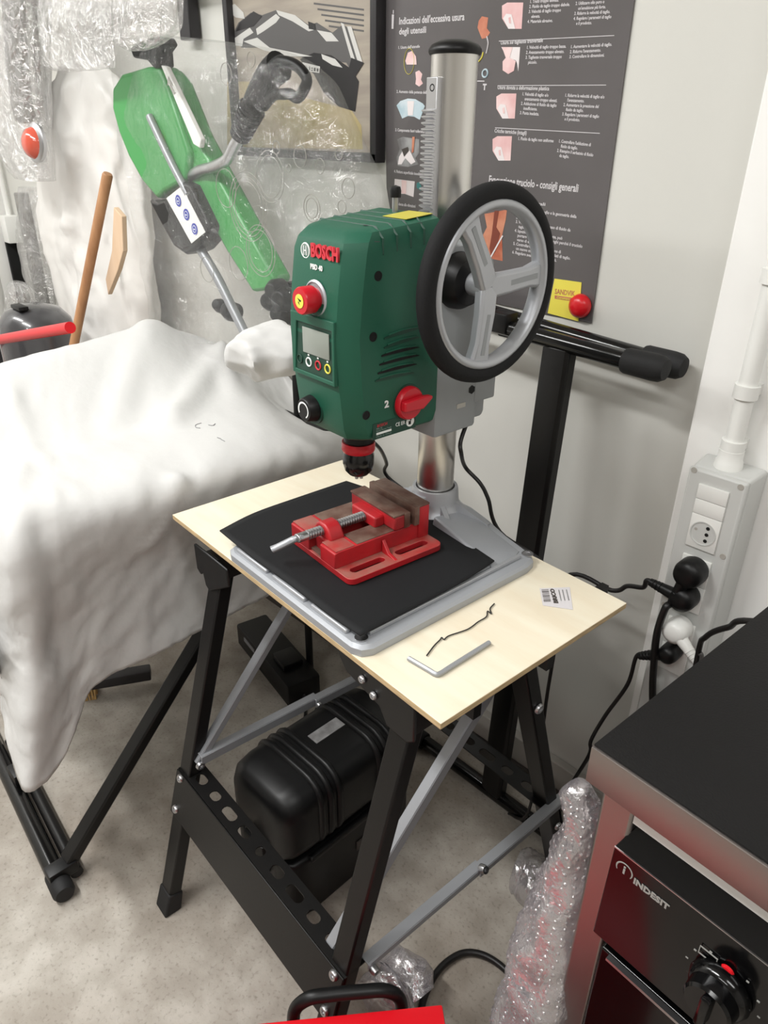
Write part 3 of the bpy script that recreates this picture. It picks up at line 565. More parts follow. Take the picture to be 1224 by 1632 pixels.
# depth-lock lever on the roof
p = by(668, 335, 0.245); MB(B).cyl((hx - 0.005, 0.240, 1.295), (hx - 0.005, 0.240, 1.322), 0.0042, seg=14).build('lever_stem', M_STEEL, dp)
MB(B).lathe((hx - 0.005, 0.240, 1.318), (0, 0, 1), [(0, 0), (0.0075, 0), (0.0078, 0.008), (0.0065, 0.013), (0, 0.015)], 20).build('lever_tip', M_BPL, dp)
# handwheel
wc = bx(780, 457, 0.436); WR = 0.1205; WX = 0.436
wc = Vector((WX, wc.y, wc.z))
wh = MB(B).torus(wc, (1, 0, 0), WR - 0.006, 0.0125, 72, 16).build('handwheel_rim', M_RUBW, dp, smooth=60, label='black rubber grip')
b = MB(B); rings = []
b.torus(wc, (1, 0, 0), WR - 0.0185, 0.0075, 72, 12, sx=1.7); b.build('handwheel_ring', M_ALU, wh, smooth=60)
tips = []
for q in ((742, 345), (872, 432), (757, 598)):
    t = bx(*q, WX) - wc; t.x = 0; t.normalize(); sd = Vector((0, -t.z, t.y)); b = MB(B)
    e = wc + t * (WR - 0.022); c0 = wc + Vector((-0.010, 0, 0)); rg = []
    for f_, wv, dx in ((0.0, 0.016, 0.010), (0.35, 0.0150, 0.010), (0.75, 0.0135, 0.006), (1.0, 0.019, 0.003)):
        c_ = c0.lerp(e, f_) + Vector((dx, 0, 0)); rg.append([c_ + sd * wv, c_ + sd * wv * 0.75 + Vector((0.004, 0, 0)), c_ - sd * wv * 0.75 + Vector((0.004, 0, 0)), c_ - sd * wv, c_ - sd * wv * 0.9 - Vector((0.012, 0, 0)), c_ + sd * wv * 0.9 - Vector((0.012, 0, 0))])
    b.loft(rg); sk = b.build('spoke', M_ALU, wh, smooth=30, bevel=0.0012)
    a0 = c0.lerp(e, 0.35) + Vector((0.0135, 0, 0)); a1 = c0.lerp(e, 0.90) + Vector((0.0085, 0, 0))
    MB(B).bar(a0, a1, 0.007, 0.0012, sd).build('spoke_groove', M_HOUSE, sk)
MB(B).lathe((WX - 0.030, wc.y, wc.z), (1, 0, 0), [(0, 0), (0.015, 0), (0.017, 0.026), (0.010, 0.032), (0, 0.033)], 30).build('wheel_hub', M_ALU, wh)
MB(B).cyl((hx + 0.06, wc.y, wc.z), (WX - 0.008, wc.y, wc.z), 0.011, seg=20).build('wheel_shaft', M_STEEL, wh)
MB(B).lathe((hx + 0.069, wc.y, wc.z), (1, 0, 0), [(0, 0), (0.038, 0), (0.037, 0.012), (0.030, 0.026), (0.020, 0.030), (0, 0.030)], 32).build('shaft_boss', M_BPL, wh)
# mains lead of the drill press
o = MB(B).tube([(hx + 0.05, 0.36, 1.012), bx(735, 700, hx + 0.055), bx(735, 722, hx + 0.06), by(742, 745, 0.38), by(765, 770, 0.39), by(778, 795, 0.40), by(797, 848, 0.415), (0.50, 0.44, 0.72), (0.50, 0.46, 0.45), (0.47, 0.50, 0.10), (0.40, 0.53, 0.008)], 0.0034, 10, sub=8).build('power_cord', M_CABLE, dp, smooth=60)
o = MB(B).tube([by(590, 700, 0.30), by(606, 716, 0.33), by(616, 738, 0.37), by(618, 760, 0.40), (0.22, 0.42, 0.74), (0.24, 0.43, 0.6)], 0.0034, 10, sub=8).build('loose_cable', M_CABLE, None, smooth=60); tag(o, 'black cable hanging behind the drill press, just left of its column', 'cable')

# ================================================================ rubber mat
mk = [[bz(350, 846, 0.830), bz(405, 818, 0.8285), bz(478, 792, 0.830), bz(552, 767, 0.830)], [bz(402, 888, 0.8275), bz(470, 850, 0.8265), bz(555, 815, 0.8265), bz(612, 788, 0.827)], [bz(462, 931, 0.8275), bz(550, 890, 0.8265), bz(640, 850, 0.8265), bz(690, 824, 0.827)], [bz(520, 976, 0.8275), bz(610, 932, 0.8265), bz(695, 893, 0.8265), bz(744, 864, 0.827)], [bz(574, 1013, 0.827), bz(660, 968, 0.8265), bz(740, 925, 0.8275), bz(788, 894, 0.828)]]
g = grid_surface(mk, 5, 5); b = MB(B); grid_mesh(b, g); o = b.build('rubber_mat', M_MAT, None, smooth=60, solid=0.002); tag(o, 'black rubber mat laid over the base of the drill press', 'mat')
for _ in (1,):
    pass
# ================================================================ machine vice
Vc = B @ Vector((0.325, 0.16, 0.8275)); vr = R(-5)
VF = Matrix.Translation(B @ Vector((0.325, 0.163, 0.8285))) @ Matrix.Rotation(R(-6), 4, 'Z') @ Matrix.Diagonal((1, 0.97, 0.78, 1))
vi = thing('machine_vice', 'red drill press vice with rusty brown jaws, standing on the black mat', 'vice', Vc, R(-6))
b = MB(VF)   # local: x -0.075..0.085 across, y -0.095..0.095 along the screw
Mx = Matrix.Translation((0, 0, 0.0005))
b.plate(rrect(-0.068, -0.092, 0.092, 0.088, 0.012), [slot(0.071, -0.045, 0.062, 0.013, ang=R(90)), slot(0.071, 0.04, 0.062, 0.013, ang=R(90))], Mx, 0.0125)
vb = b.build('vice_base', M_VRED, vi, bevel=0.002, smooth=40); vb.data.materials.append(M_RUSTL)
for f in vb.data.polygons:
    if f.normal.z > 0.5: f.material_index = 1
for x0, x1 in ((-0.064, -0.014), (0.016, 0.054)):
    b = MB(VF); b.prism([(x1, -0.092, 0.012), (x1, -0.092, 0.044), (x1, -0.085, 0.047), (x1, 0.088, 0.047), (x1, 0.088, 0.012)], (x0 - x1, 0, 0)); rl = b.build('guide_rail', M_VRED, vb, bevel=0.0015)
    MB(VF).mm((x0 + 0.0015, -0.050, 0.0465), (x1 - 0.0015, 0.06, 0.0485), bev=0.0006).build('rail_top', M_RUST, rl); MB(VF).mm((x0 + 0.001, -0.089, 0.0465), (x1 - 0.001, -0.055, 0.0482), bev=0.0006).build('rail_end', M_RUSTL, rl)
MB(VF).mm((-0.014, -0.088, 0.012), (0.016, 0.088, 0.018)).build('vice_floor', M_RUST, vb)
b = MB(VF); b.prism([(-0.022, -0.078, 0.044), (0.024, -0.078, 0.044), (0.024, -0.078, 0.052), (0.016, -0.078, 0.068), (0.008, -0.078, 0.0745), (-0.006, -0.078, 0.0745), (-0.014, -0.078, 0.068), (-0.022, -0.078, 0.052)][::-1], (0, 0.026, 0)); b.mm((-0.0145, -0.080, 0.012), (0.0165, -0.05, 0.046)); b.build('screw_block', M_VRED, vb, bevel=0.003)
MB(VF).prism([(0.055, -0.006, 0.012), (0.090, -0.006, 0.012), (0.070, -0.006, 0.018), (0.056, -0.006, 0.040)], (0, 0.006, 0)).build('gusset', M_VRED, vb, bevel=0.001)
# moving jaw, fixed jaw
b = MB(VF); b.mm((-0.055, 0.018, 0.048), (0.057, 0.040, 0.078)); b.mm((-0.030, 0.0, 0.046), (0.030, 0.020, 0.070)); b.build('moving_jaw', M_VRED, vb, bevel=0.003)
MB(VF).mm((-0.057, 0.036, 0.049), (0.059, 0.047, 0.081), bev=0.0015).build('jaw_plate', M_RUST, vb); MB(VF).mm((-0.055, 0.016, 0.077), (0.057, 0.038, 0.0815), bev=0.0015).build('jaw_top', M_RUST, vb)
MB(VF).mm((-0.057, 0.056, 0.046), (0.059, 0.066, 0.086), bev=0.0015).build('jaw_plate', M_RUST, vb); MB(VF).mm((-0.055, 0.066, 0.012), (0.057, 0.088, 0.082), bev=0.003).build('fixed_jaw', M_VRED, vb); MB(VF).mm((-0.055, 0.066, 0.081), (0.057, 0.088, 0.0855), bev=0.0015).build('jaw_top', M_RUST, vb)
# screw with thread, and bent handle
b = MB(VF); b.cyl((0.001, -0.105, 0.060), (0.001, 0.004, 0.060), 0.0062, seg=20)
for k in range(23): y = -0.104 + k * 0.0046; b.lathe((0.001, y, 0.060), (0, 1, 0), [(0.0058, 0), (0.0088, 0.0012), (0.0088, 0.0022), (0.0058, 0.0034)], 20)
sc = b.build('vice_screw', M_STEEL, vi, smooth=50)
b = MB(VF); b.cyl((0.001, -0.122, 0.060), (0.001, -0.104, 0.060), 0.0082, seg=20); b.build('screw_head', M_STEEL, sc, bevel=0.001)
MB(VF).tube([(0.008, -0.117, 0.066), (0.0, -0.119, 0.061), (-0.008, -0.128, 0.052), (-0.018, -0.144, 0.040), (-0.022, -0.152, 0.036)], lambda t: 0.0036 if t < 0.35 else 0.0062, 12, sub=4).build('handle_bar', M_SGREY, sc)

# ================================================================ black tool case under the bench
CF = B @ Matrix.Translation((0.205, 0.16, 0.0)) @ Matrix.Rotation(R(4), 4, 'Z')
tc_ = thing('tool_case', 'black ribbed plastic tool case with a grey label, standing under the workbench', 'case', B @ Vector((0.205, 0.16, 0)), R(1))
def rsec(y, hw, z0, z1, r):   # rounded section in XZ
    return [(x, y, z) for x, z in rrect(-hw, z0, hw, z1, r, 6)]
prof = [(-0.172, 0.055, 0.03), (-0.166, 0.075, 0.012), (-0.15, 0.088, 0.004), (-0.12, 0.092, 0.0), (0.12, 0.092, 0.0), (0.15, 0.088, 0.004), (0.166, 0.075, 0.012), (0.172, 0.055, 0.03)]
b = MB(CF); b.loft([rsec(y, hw - 0.002, 0.004 + i_ * 0.6, 0.168 - i_ * 0.02, 0.012) for y, hw, i_ in prof]); cb = b.build('case_base', M_BPL, tc_, smooth=50)
b = MB(CF); b.loft([rsec(y, hw + 0.002, 0.1685, 0.335 - i_ * 1.2, 0.045) for y, hw, i_ in prof]); cl = b.build('case_lid', M_BPL, tc_, smooth=50)
for yy in (-0.088, -0.066, -0.044, 0.060, 0.082, 0.104):
    b = MB(CF); rg = []
    for y, g_ in ((-0.008, 0.0), (-0.005, 0.006), (0.0, 0.008), (0.005, 0.006), (0.008, 0.0)): rg.append(rsec(yy + y, 0.0935 + g_, 0.170, 0.334 + g_, 0.045 + g_))
    b.loft(rg); b.build('case_rib', M_BPL, cl, smooth=60)
MB(CF).mm((-0.022, -0.024, 0.3345), (0.006, 0.050, 0.3365)).build('case_label', M_PGREY, cl, smooth=0, label='pale grey label strip')
MB(CF).mm((-0.032, -0.186, 0.12), (0.032, -0.165, 0.20), bev=0.006).build('case_latch', M_BPL, tc_); MB(CF).mm((0.085, -0.12, 0.160), (0.0985, 0.12, 0.175), bev=0.004).build('case_seam', M_BPL, tc_)
b = MB(CF); b.mm((0.0905, 0.0, 0.085), (0.0935, 0.06, 0.108)); b.build('case_nameplate', M_DKBROWN, cb)
# ================================================================ poster on the wall
YPo = YW - 0.0035
o0 = at_y(812, 498, YPo)
po = thing('wall_poster', 'large charcoal poster with Italian drilling tips, stuck on the wall behind the steel column', 'poster', (o0.x, YPo, o0.z))
pts = [at_y(*p, YPo) for p in ((611, -60), (613, 60), (614, 200), (616, 300), (622, 335), (632, 352), (700, 462), (800, 486), (942, 515), (977, 250), (1012, -10), (1020, -70))]
MB().prism(pts, (0, 0.003, 0)).build('sheet', M_POST, po, smooth=0)
def wpoly(pp, m, nm, lay=1, par=po, Y=YPo): return MB().poly([at_y(*p, Y - 0.0004 * lay) for p in pp]).build(nm, m, par, smooth=0)
def wt(body, a, c, cap, m=M_PRINT, nm='printed_text', off=0.03, lsp=0.95, par=po, Y=YPo, lay=1):
    p0, p1 = at_y(*a, Y - 0.0004 * lay), at_y(*c, Y - 0.0004 * lay); cw = (at_y(a[0], a[1], Y) - at_y(a[0], a[1] - cap, Y)).length
    return text_fit(body, p0, p1, cw, (0, 0, 1), m, par, nm, th=0.0001, off=off, lspace=lsp)
wt("Indicazioni dell'eccessiva usura", (636, 39), (740, 32), 11, nm='heading_text'); wt('degli utensili', (636, 55), (679, 52), 10, nm='heading_text')
wt('1. Usura dell\'utensile', (635, 78), (669, 76), 4.6); wt('2. Aumento della potenza della macchina', (632, 148), (698, 150), 4.6); wt('3. Componente fuori tolleranza', (630, 209), (677, 212), 4.6)
wt('4. Finitura superficiale insoddisfacente', (628, 275), (682, 281), 4.6); wt('5. Tendenza alle vibrazioni', (627, 326), (662, 331), 4.6)
wt('Usura sul tagliente trasversale', (798, 71), (865, 67), 6); wt('Usura dovuta a deformazione plastica', (793, 142), (875, 144), 6); wt('Cricche termiche (intagli)', (788, 211), (839, 215), 6)
wt('Evacuazione truciolo - consigli generali', (779, 291), (921, 306), 11.5, nm='heading_text')
wt("1. Tratti troppo elevata.\n2. Fluido da taglio troppo debole.\n3. Velocit\u00e0 di taglio troppo\n    elevata.\n4. Materiale abrasivo.", (844, 5), (909, 1), 5, lsp=1.1)
wt("2. Utilizzare olio puro o\n    un'emulsione pi\u00f9 forte.\n3. Ridurre la velocit\u00e0 di taglio.\n4. Regolare i parametri di taglio\n    e il prodotto.", (917, 8), (978, 4), 5, lsp=1.1)
wt("1. Velocit\u00e0 di taglio troppo bassa.\n2. Avanzamento troppo elevato.\n3. Tagliente trasversale troppo\n    piccolo.", (839, 78), (902, 76), 5, lsp=1.1)
wt("1. Aumentare la velocit\u00e0 di taglio.\n2. Ridurre l'avanzamento.\n3. Controllare le dimensioni.", (909, 77), (975, 73), 5, lsp=1.1)
wt("1. Velocit\u00e0 di taglio e/o\n    avanzamento troppo elevati.\n2. Adduzione di fluido da taglio\n    insufficiente.\n3. Punta inadatta.", (832, 152), (889, 155), 5, lsp=1.05)
wt("1. Ridurre la velocit\u00e0 di taglio e/o\n    l'avanzamento.\n2. Aumentare la pressione del\n    fluido da taglio.\n3. Regolare i parametri di taglio\n    e il prodotto.", (900, 154), (963, 157), 5, lsp=1.05)
wt('1. Fluido da taglio non uniforme', (826, 223), (882, 227), 5)
wt("1. Controllare l'adduzione di\n    fluido da taglio.\n2. Riempire il serbatoio di fluido\n    da taglio.", (890, 227), (948, 234), 5, lsp=1.05)
wt('consigli generali', (806, 321), (869, 328), 4.6)
wt("1. Scegliere i dati di taglio e la geometria della\n    punta corretti.\n2. Controllare il truciolo.\n3. Verificare e regolare il flusso di fluido da\n    taglio e la pressione.\n4. Ispezionare usura del tagliente, pu\u00f2\n    portare alla formazione di lunghi perch\u00e9 il truciolo\n    verso di essa.\n5. Controllare se per l'introduzione di\n    un nuovo materiale regolare i dati di taglio.\n6. Regolare avanzamento e velocit\u00e0.", (824, 334), (935, 350), 4.8, lsp=1.05)
for a, c in (((795, 65), (979, 56)), ((793, 136), (966, 135)), ((789, 203), (956, 212))):
    wpoly([a, c, (c[0], c[1] + 1.1), (a[0], a[1] + 1.1)], M_PRINT, 'rule_line')
def insert_pic(x, y, w_, h_):
    wpoly([(x, y + h_ * .12), (x + w_ * .25, y), (x + w_, y), (x + w_ * .92, y + h_), (x + w_ * .3, y + h_), (x, y + h_ * .6)], M_PINK, 'insert_picture', 1)
    wpoly([(x + w_ * .05, y + h_ * .6), (x + w_ * .2, y + h_ * .42), (x + w_ * .45, y + h_ * .45), (x + w_ * .62, y + h_), (x + w_ * .3, y + h_)], M_PALE, 'insert_picture', 2)
    wpoly([(x + w_ * .3, y + h_ * .58), (x + w_ * .4, y + h_ * .55), (x + w_ * .42, y + h_ * .8), (x + w_ * .33, y + h_ * .78)], M_PINK, 'insert_picture', 3)
insert_pic(800, 4, 34, 42); insert_pic(791, 149, 32, 40); insert_pic(785, 217, 31, 39)
wpoly([(799, 75), (829, 75), (826, 114), (824, 101), (822, 96), (808, 92)], M_PALE, 'drill_tip_picture'); wpoly([(800, 75), (817, 75), (812, 92), (822, 97), (819, 113), (810, 118), (801, 112), (801, 98), (806, 92)], M_PINK, 'drill_tip_picture', 2)
# big copper drill
wpoly([(772, 341), (808, 334), (806, 350), (800, 376), (801, 416), (781, 412), (770, 395), (770, 374), (776, 362)], M_COPPER, 'drill_picture'); wpoly([(788, 336), (795, 336), (791, 362), (797, 372), (790, 400), (783, 410), (780, 396), (784, 372)], mat('poster_dark_copper', (128, 62, 46), 0.5), 'drill_picture', 2)
b = MB(); b.poly([at_y(*p, YPo - 0.0012) for p in ((800, 375), (802, 376), (782, 412), (780, 411))]); b.build('drill_picture', M_PALE, po, smooth=0)
# small pictures on the left column
wpoly([(763, 33), (768, 26), (778, 28), (776, 45), (781, 52), (776, 60), (768, 62), (764, 52), (761, 44)], M_COPPER, 'drill_picture')
b = MB(); P_ = [at_y(*p, YPo - 0.0008) for p in ((776, 58), (778, 68), (777, 76), (775, 85))]; b.tube(P_, 0.0012, 6, sub=4); b.build('feed_arc', M_PRINT, po); b = MB(); b.tube([at_y(*p, YPo - 0.0008) for p in ((770, 83), (768, 91), (763, 98))], 0.0012, 6); b.build('feed_arc', M_YEL, po)
c_ = at_y(773, 117, YPo - 0.0006); MB().torus(c_, (0, 1, 0), 0.006, 0.0016, 20, 6).build('nut_picture', M_LBLUE, po)
wpoly([(760, 128.5), (772, 128.5), (772, 130), (760, 130)], M_PRINT, 'arrow_line'); wt('T', (769, 143), (775, 143), 9, off=0.08)
c_ = at_y(652, 98, YPo - 0.0006); b = MB(); n = 26; pr = [c_ + Vector((0.0135 * math.cos(2 * math.pi * k / n), 0, 0.021 * math.sin(2 * math.pi * k / n))) for k in range(n)]; b.tube(pr, 0.0006, 5, sub=1, closed=True); b.build('detail_circle', M_YELD, po)
wpoly([(646, 97), (650, 84), (657, 81), (663, 90), (664, 103), (648, 103)], M_PINK, 'detail_picture', 2)
wpoly([(662, 115), (668, 112), (673, 118), (671, 127), (674, 133), (668, 138), (662, 134), (663, 126)], M_PINK, 'drill_picture', 1)
wpoly([(632, 168), (638, 161), (650, 157), (662, 158), (674, 165), (677, 169), (669, 191), (660, 186), (650, 185), (641, 189)], M_LBLUE, 'blade_picture'); wpoly([(649, 161), (660, 161), (658, 184), (650, 184)], M_PALE, 'blade_picture', 2)
wpoly([(633, 222), (642, 218), (668, 222), (668, 244), (662, 252), (667, 262), (650, 266), (634, 264), (632, 250), (637, 238)], M_PGREY, 'tool_picture'); wpoly([(636, 250), (642, 240), (652, 238), (662, 258), (655, 262), (646, 252), (640, 262), (634, 262)], M_PALE, 'tool_picture', 2)
wpoly([(640, 238), (650, 234), (652, 240), (644, 250)], M_DKBROWN, 'tool_picture', 3); wpoly([(657, 218), (661, 218), (659, 242), (656, 244)], M_COPPER, 'tool_picture', 4)
wpoly([(629, 285), (661, 289), (659, 314), (645, 309), (628, 309)], M_PALE, 'chip_picture'); wpoly([(640, 287), (648, 288), (647, 309), (640, 308)], M_PINK, 'chip_picture', 2); wpoly([(664, 292), (668, 290), (673, 300), (670, 304), (664, 299)], M_TEAL, 'chip_picture', 2)
wpoly([(629, 335), (660, 337), (660, 346), (629, 343)], M_PGREY, 'chip_picture')
wpoly([(626.3, 16), (627.6, 16), (627.4, 22), (626, 22)], M_PRINT, 'margin_mark'); wpoly([(624.5, 23), (628, 23), (627, 46), (624, 46)], M_PRINT, 'margin_mark')
# yellow sticker and red magnet
ys = thing('yellow_sticker', 'yellow brand sticker at the lower right corner of the charcoal poster', 'sticker', at_y(900, 508, YPo - 0.0006))
pp = [at_y(*p, YPo - 0.0006) for p in ((884, 444), (927, 450), (922, 512), (873, 499))]; MB().prism(pp, (0, -0.0005, 0)).build('paper', M_YEL, ys, smooth=0)
wt('SANDVIK', (884, 468), (916, 472), 8, m=M_COPPER, par=ys, lay=3.5, off=0.02); wpoly([(884, 470.5), (912, 474.5), (911, 480), (884, 476)], M_COPPER, 'red_band', 3.5, ys); wt('Coromant', (887, 475.5), (908, 478.5), 3.5, par=ys, lay=4.5, m=M_YEL)
mg = at_y(927, 487, YPo - 0.001); o = MB().lathe(mg, (0, -1, 0), [(0, 0), (0.0195, 0), (0.021, 0.004), (0.019, 0.012), (0.011, 0.018), (0, 0.020)], 32).build('round_magnet', M_TOOLRED, None, smooth=60); tag(o, 'glossy red round magnet holding the yellow sticker on the poster', 'magnet')

# ================================================================ framed racing picture
pf = thing('framed_picture', 'black framed photograph of dark racing cars hanging on the wall, left of the poster', 'picture', at_y(478, 262, 1.15))
Yf0, Yf1 = YW - 0.002, YW - 0.030
TLx, BRp = at_y(356, 40, Yf1).x, at_y(598, 260, Yf1); zt_ = 1.86; xr0 = at_y(590, 150, Yf1).x + 0.016; xl0 = TLx; zb0 = BRp.z
fw = 0.018
b = MB(); b.mm((xr0 - fw, Yf0, zb0), (xr0, Yf1, zt_), bev=0.002); b.build('frame_side', M_FRAME, pf); MB().mm((xl0, Yf0, zb0), (xl0 + fw, Yf1, zt_), bev=0.002).build('frame_side', M_FRAME, pf)
MB().mm((xl0, Yf0, zb0), (xr0, Yf1, zb0 + fw), bev=0.002).build('frame_rail', M_FRAME, pf); MB().mm((xl0, Yf0, zt_ - fw), (xr0, Yf1, zt_), bev=0.002).build('frame_rail', M_FRAME, pf)
Yp = YW - 0.012
M_PB = mat('photo_ground', (176, 166, 152), 0.35, col2=(150, 140, 130), vscale=4, stretch=(1, 1, 8)); M_PY = mat('photo_ochre', (172, 158, 96), 0.4, col2=(196, 178, 150), vscale=6); M_PC = mat('photo_car_grey', (92, 90, 90), 0.4); M_PD = mat('photo_car_dark', (38, 36, 38), 0.4); M_PW = mat('photo_car_white', (206, 204, 200), 0.4)
MB().mm((xl0 + fw, Yf0, zb0 + fw), (xr0 - fw, Yp, zt_ - fw)).build('photograph', M_PB, pf, smooth=0)
pk = lambda pp, m, l: wpoly(pp, m, 'printed_shape', l, pf, Yp)
pk([(362, 130), (420, 130), (500, 160), (560, 175), (576, 200), (578, 238), (362, 234)], M_PY, 0.8)
for k in range(5): pk([(500 + k * 6, 4 + k * 9), (580, 14 + k * 8.5), (580, 17 + k * 8.5), (500 + k * 6, 7 + k * 9)], M_PC, 0.8)
pk([(370, 58), (380, 36), (400, 20), (418, 24), (440, 16), (470, 24), (492, 40), (505, 36), (530, 52), (545, 40), (556, 44), (576, 98), (562, 118), (552, 100), (520, 96), (498, 96), (460, 86), (420, 76), (385, 76)], M_PC, 1.6)
pk([(372, 62), (398, 44), (404, 52), (388, 62), (386, 74), (372, 72)], M_PW, 2.4); pk([(408, 46), (440, 22), (446, 28), (440, 36), (420, 50), (410, 56)], M_PW, 2.4)
pk([(440, 16), (470, 24), (500, 48), (492, 50), (466, 34), (444, 24)], M_PW, 3); pk([(388, 66), (410, 60), (430, 76), (470, 84), (498, 90), (460, 90), (420, 80)], M_PW, 2.6)
pk([(382, 36), (404, 18), (418, 26), (404, 42), (376, 50)], M_PD, 2.8); pk([(491, 34), (502, 38), (503, 48), (492, 46)], M_PD, 3.4)
pk([(505, 48), (528, 52), (540, 66), (520, 66)], M_PW, 2.6); pk([(543, 36), (548, 38), (566, 96), (559, 92)], M_PW, 3.2); pk([(553, 42), (560, 42), (578, 100), (570, 98)], M_PW, 3.2)
pk([(478, 94), (500, 84), (528, 88), (560, 110), (572, 130), (566, 178), (540, 170), (516, 148), (500, 118), (484, 104)], M_PD, 2.0); pk([(512, 86), (534, 94), (546, 108), (530, 104), (514, 94)], M_PW, 3); pk([(560, 92), (580, 100), (566, 122), (556, 108)], M_PD, 3.6)
pk([(482, 99), (510, 106), (510, 110), (482, 103)], M_PW, 4); wt('PIRELLI', (482, 112), (509, 116), 8, m=M_PW, par=pf, Y=Yp, lay=4.2, off=0.05); pk([(358, 14), (374, 6), (388, 20), (390, 30), (376, 28)], M_PW, 2)

# ================================================================ leaning black trestle at the wall
tr = thing('leaning_trestle', 'black steel T-shaped trestle leaning on the wall right of the drill press', 'trestle', (-0.80, 1.06, 0.0))
ya, yb = 1.075, 1.135
for Y, a, c, e1 in ((ya, (745, 505), (1000, 575), (1062, 590)), (yb, (770, 494), (1030, 570), (1082, 584))):
    p0 = at_y(a[0], a[1], Y); p1 = at_y(c[0], c[1], Y); p2 = at_y(e1[0], e1[1], Y); b = MB(); b.cyl(p0 - (p1 - p0) * 0.25, p1, 0.0145, seg=28); tb = b.build('cross_tube', M_BLACKG, tr)
    d = (p2 - p1).normalized(); MB().lathe(p1 - d * 0.004, d, [(0, 0), (0.019, 0), (0.0205, 0.004), (0.0215, 0.05), (0.0205, 0.062), (0.016, 0.070), (0, 0.072)], 28).build('rubber_cap', M_RUB, tb, smooth=50)
    q0 = p0 - (p1 - p0) * 0.25; MB().lathe(q0 + d * 0.004, -d, [(0, 0), (0.019, 0), (0.0205, 0.004), (0.0215, 0.05), (0.016, 0.070), (0, 0.072)], 28).build('rubber_cap', M_RUB, tb, smooth=50)
pc = at_y(800, 512, ya); MB().box((pc.x, ya, pc.z), (0.045, 0.036, 0.036), bev=0.004).build('tube_clamp', M_BPL, tr); pc = at_y(830, 518, yb); MB().box((pc.x, yb - 0.012, pc.z - 0.004), (0.05, 0.05, 0.03), bev=0.004).build('tube_clamp', M_BPL, tr)
pt = at_y(893, 552, 1.08); pb_ = at_y(851, 860, 1.075); d = (pb_ - pt); k = pt.z / (pt.z - pb_.z); foot = pt + d * k; foot.y = 1.04; foot.z = 0.0
b = MB(); u_ = Vector((1, 0, 0)); w2, t2 = 0.028, 0.011
R0 = lambda c: [c + Vector((-w2, t2, 0)), c + Vector((-w2, -t2, 0)), c + Vector((-w2 * .3, -t2 * 1.5, 0)), c + Vector((w2 * .75, -t2 * 1.5, 0)), c + Vector((w2, -t2, 0)), c + Vector((w2, t2, 0))]
b.loft([R0(foot + Vector((0, 0, 0.03))), R0(pt)]); b.build('post', M_BLACK, tr, smooth=30, bevel=0.002)
b = MB(); b.cyl((foot.x - 0.22, foot.y - 0.0, 0.022), (foot.x + 0.16, foot.y + 0.0, 0.022), 0.0165, seg=24); fb = b.build('foot_tube', M_BLACKG, tr)
for s_, xx in ((-1, -0.22), (1, 0.16)): MB().cyl((foot.x + xx, foot.y, 0.022), (foot.x + xx + s_ * 0.05, foot.y, 0.022), 0.0215, seg=24).build('rubber_cap', M_RUB, fb, bevel=0.003)

# ================================================================ pillar: conduit and socket box
YB = 1.062
tl, trr, bl = at_y(1098, 737, YB), at_y(1187, 777, YB), at_y(1022, 1098, YB)
xL = (tl.x + bl.x) / 2; xR = trr.x + 0.003; zT = (tl.z + trr.z) / 2; zB = at_y(1040, 1110, YB).z - 0.10
sb = thing('socket_box', 'white surface-mounted box of power sockets on the white pillar, with plugs in it', 'socket box', ((xL + xR) / 2, YP, zB))
b = MB(); b.loft([[(xL - 0.004, YP, zB), (xR + 0.004, YP, zB), (xR + 0.004, YP, zT + 0.004), (xL - 0.004, YP, zT + 0.004)][::-1], [(xL, YB + 0.012, zB + 0.002), (xR, YB + 0.012, zB + 0.002), (xR, YB + 0.012, zT), (xL, YB + 0.012, zT)][::-1]]); b.build('box_body', M_GREYP, sb, bevel=0.006, bseg=3)
cv = MB().mm((xL, YB, zB + 0.002), (xR, YB + 0.013, zT)).build('box_cover', M_GREYP, sb, bevel=0.004)
def PF(x, y): return at_y(x, y, YB)
for q in ((1099, 747), (1178, 776), (1149, 886), (1050, 960), (1030, 1047)):
    p = PF(*q); p.x = xL + 0.0085 if q[0] < 1100 else xR - 0.0085; MB().lathe(p, (0, -1, 0), [(0, 0), (0.005, 0), (0.0045, 0.0008), (0, 0.0005)], 16).build('cover_screw', M_SKIRT, cv)
mid = (xL + xR) / 2; hw = 0.0235
def mod(za, zb_, nm='blank_module'): return MB().mm((mid - hw, YB - 0.0035, zb_), (mid + hw, YB + 0.001, za), bev=0.001).build(nm, M_WHITEP, cv)
zz = [PF(1135, y).z for y in (776, 801, 826, 882)]
mod(zz[0], zz[1] + 0.0008); mod(zz[1], zz[2] + 0.0008); sk = mod(zz[2], zz[3], 'socket_module')
c_ = Vector((mid, YB - 0.0036, (zz[2] + zz[3]) / 2)); MB().lathe(c_, (0, -1, 0), [(0.0195, 0), (0.0205, 0.0012), (0.0188, 0.0012), (0.0185, 0.0), (0, 0.0)], 32).build('socket_well', M_GREYP, sk)
for dz in (0.011, 0.0, -0.011): MB().lathe(c_ + Vector((0.006, -0.0002, dz)), (0, -1, 0), [(0, 0), (0.003, 0), (0.003, 0.0004), (0, 0.0004)], 14).build('socket_hole', M_DARK, sk)
MB().lathe(c_ + Vector((-0.012, -0.0002, 0.004)), (0, -1, 0), [(0, 0), (0.0025, 0), (0, 0.0004)], 14).build('socket_hole', M_SKIRT, sk)
zz2 = [PF(1115, y).z for y in (890, 980)]; s2 = mod(zz2[0], (zz2[0] + zz2[1]) / 2 + 0.001, 'socket_module'); s3 = mod((zz2[0] + zz2[1]) / 2, zz2[1], 'socket_module')
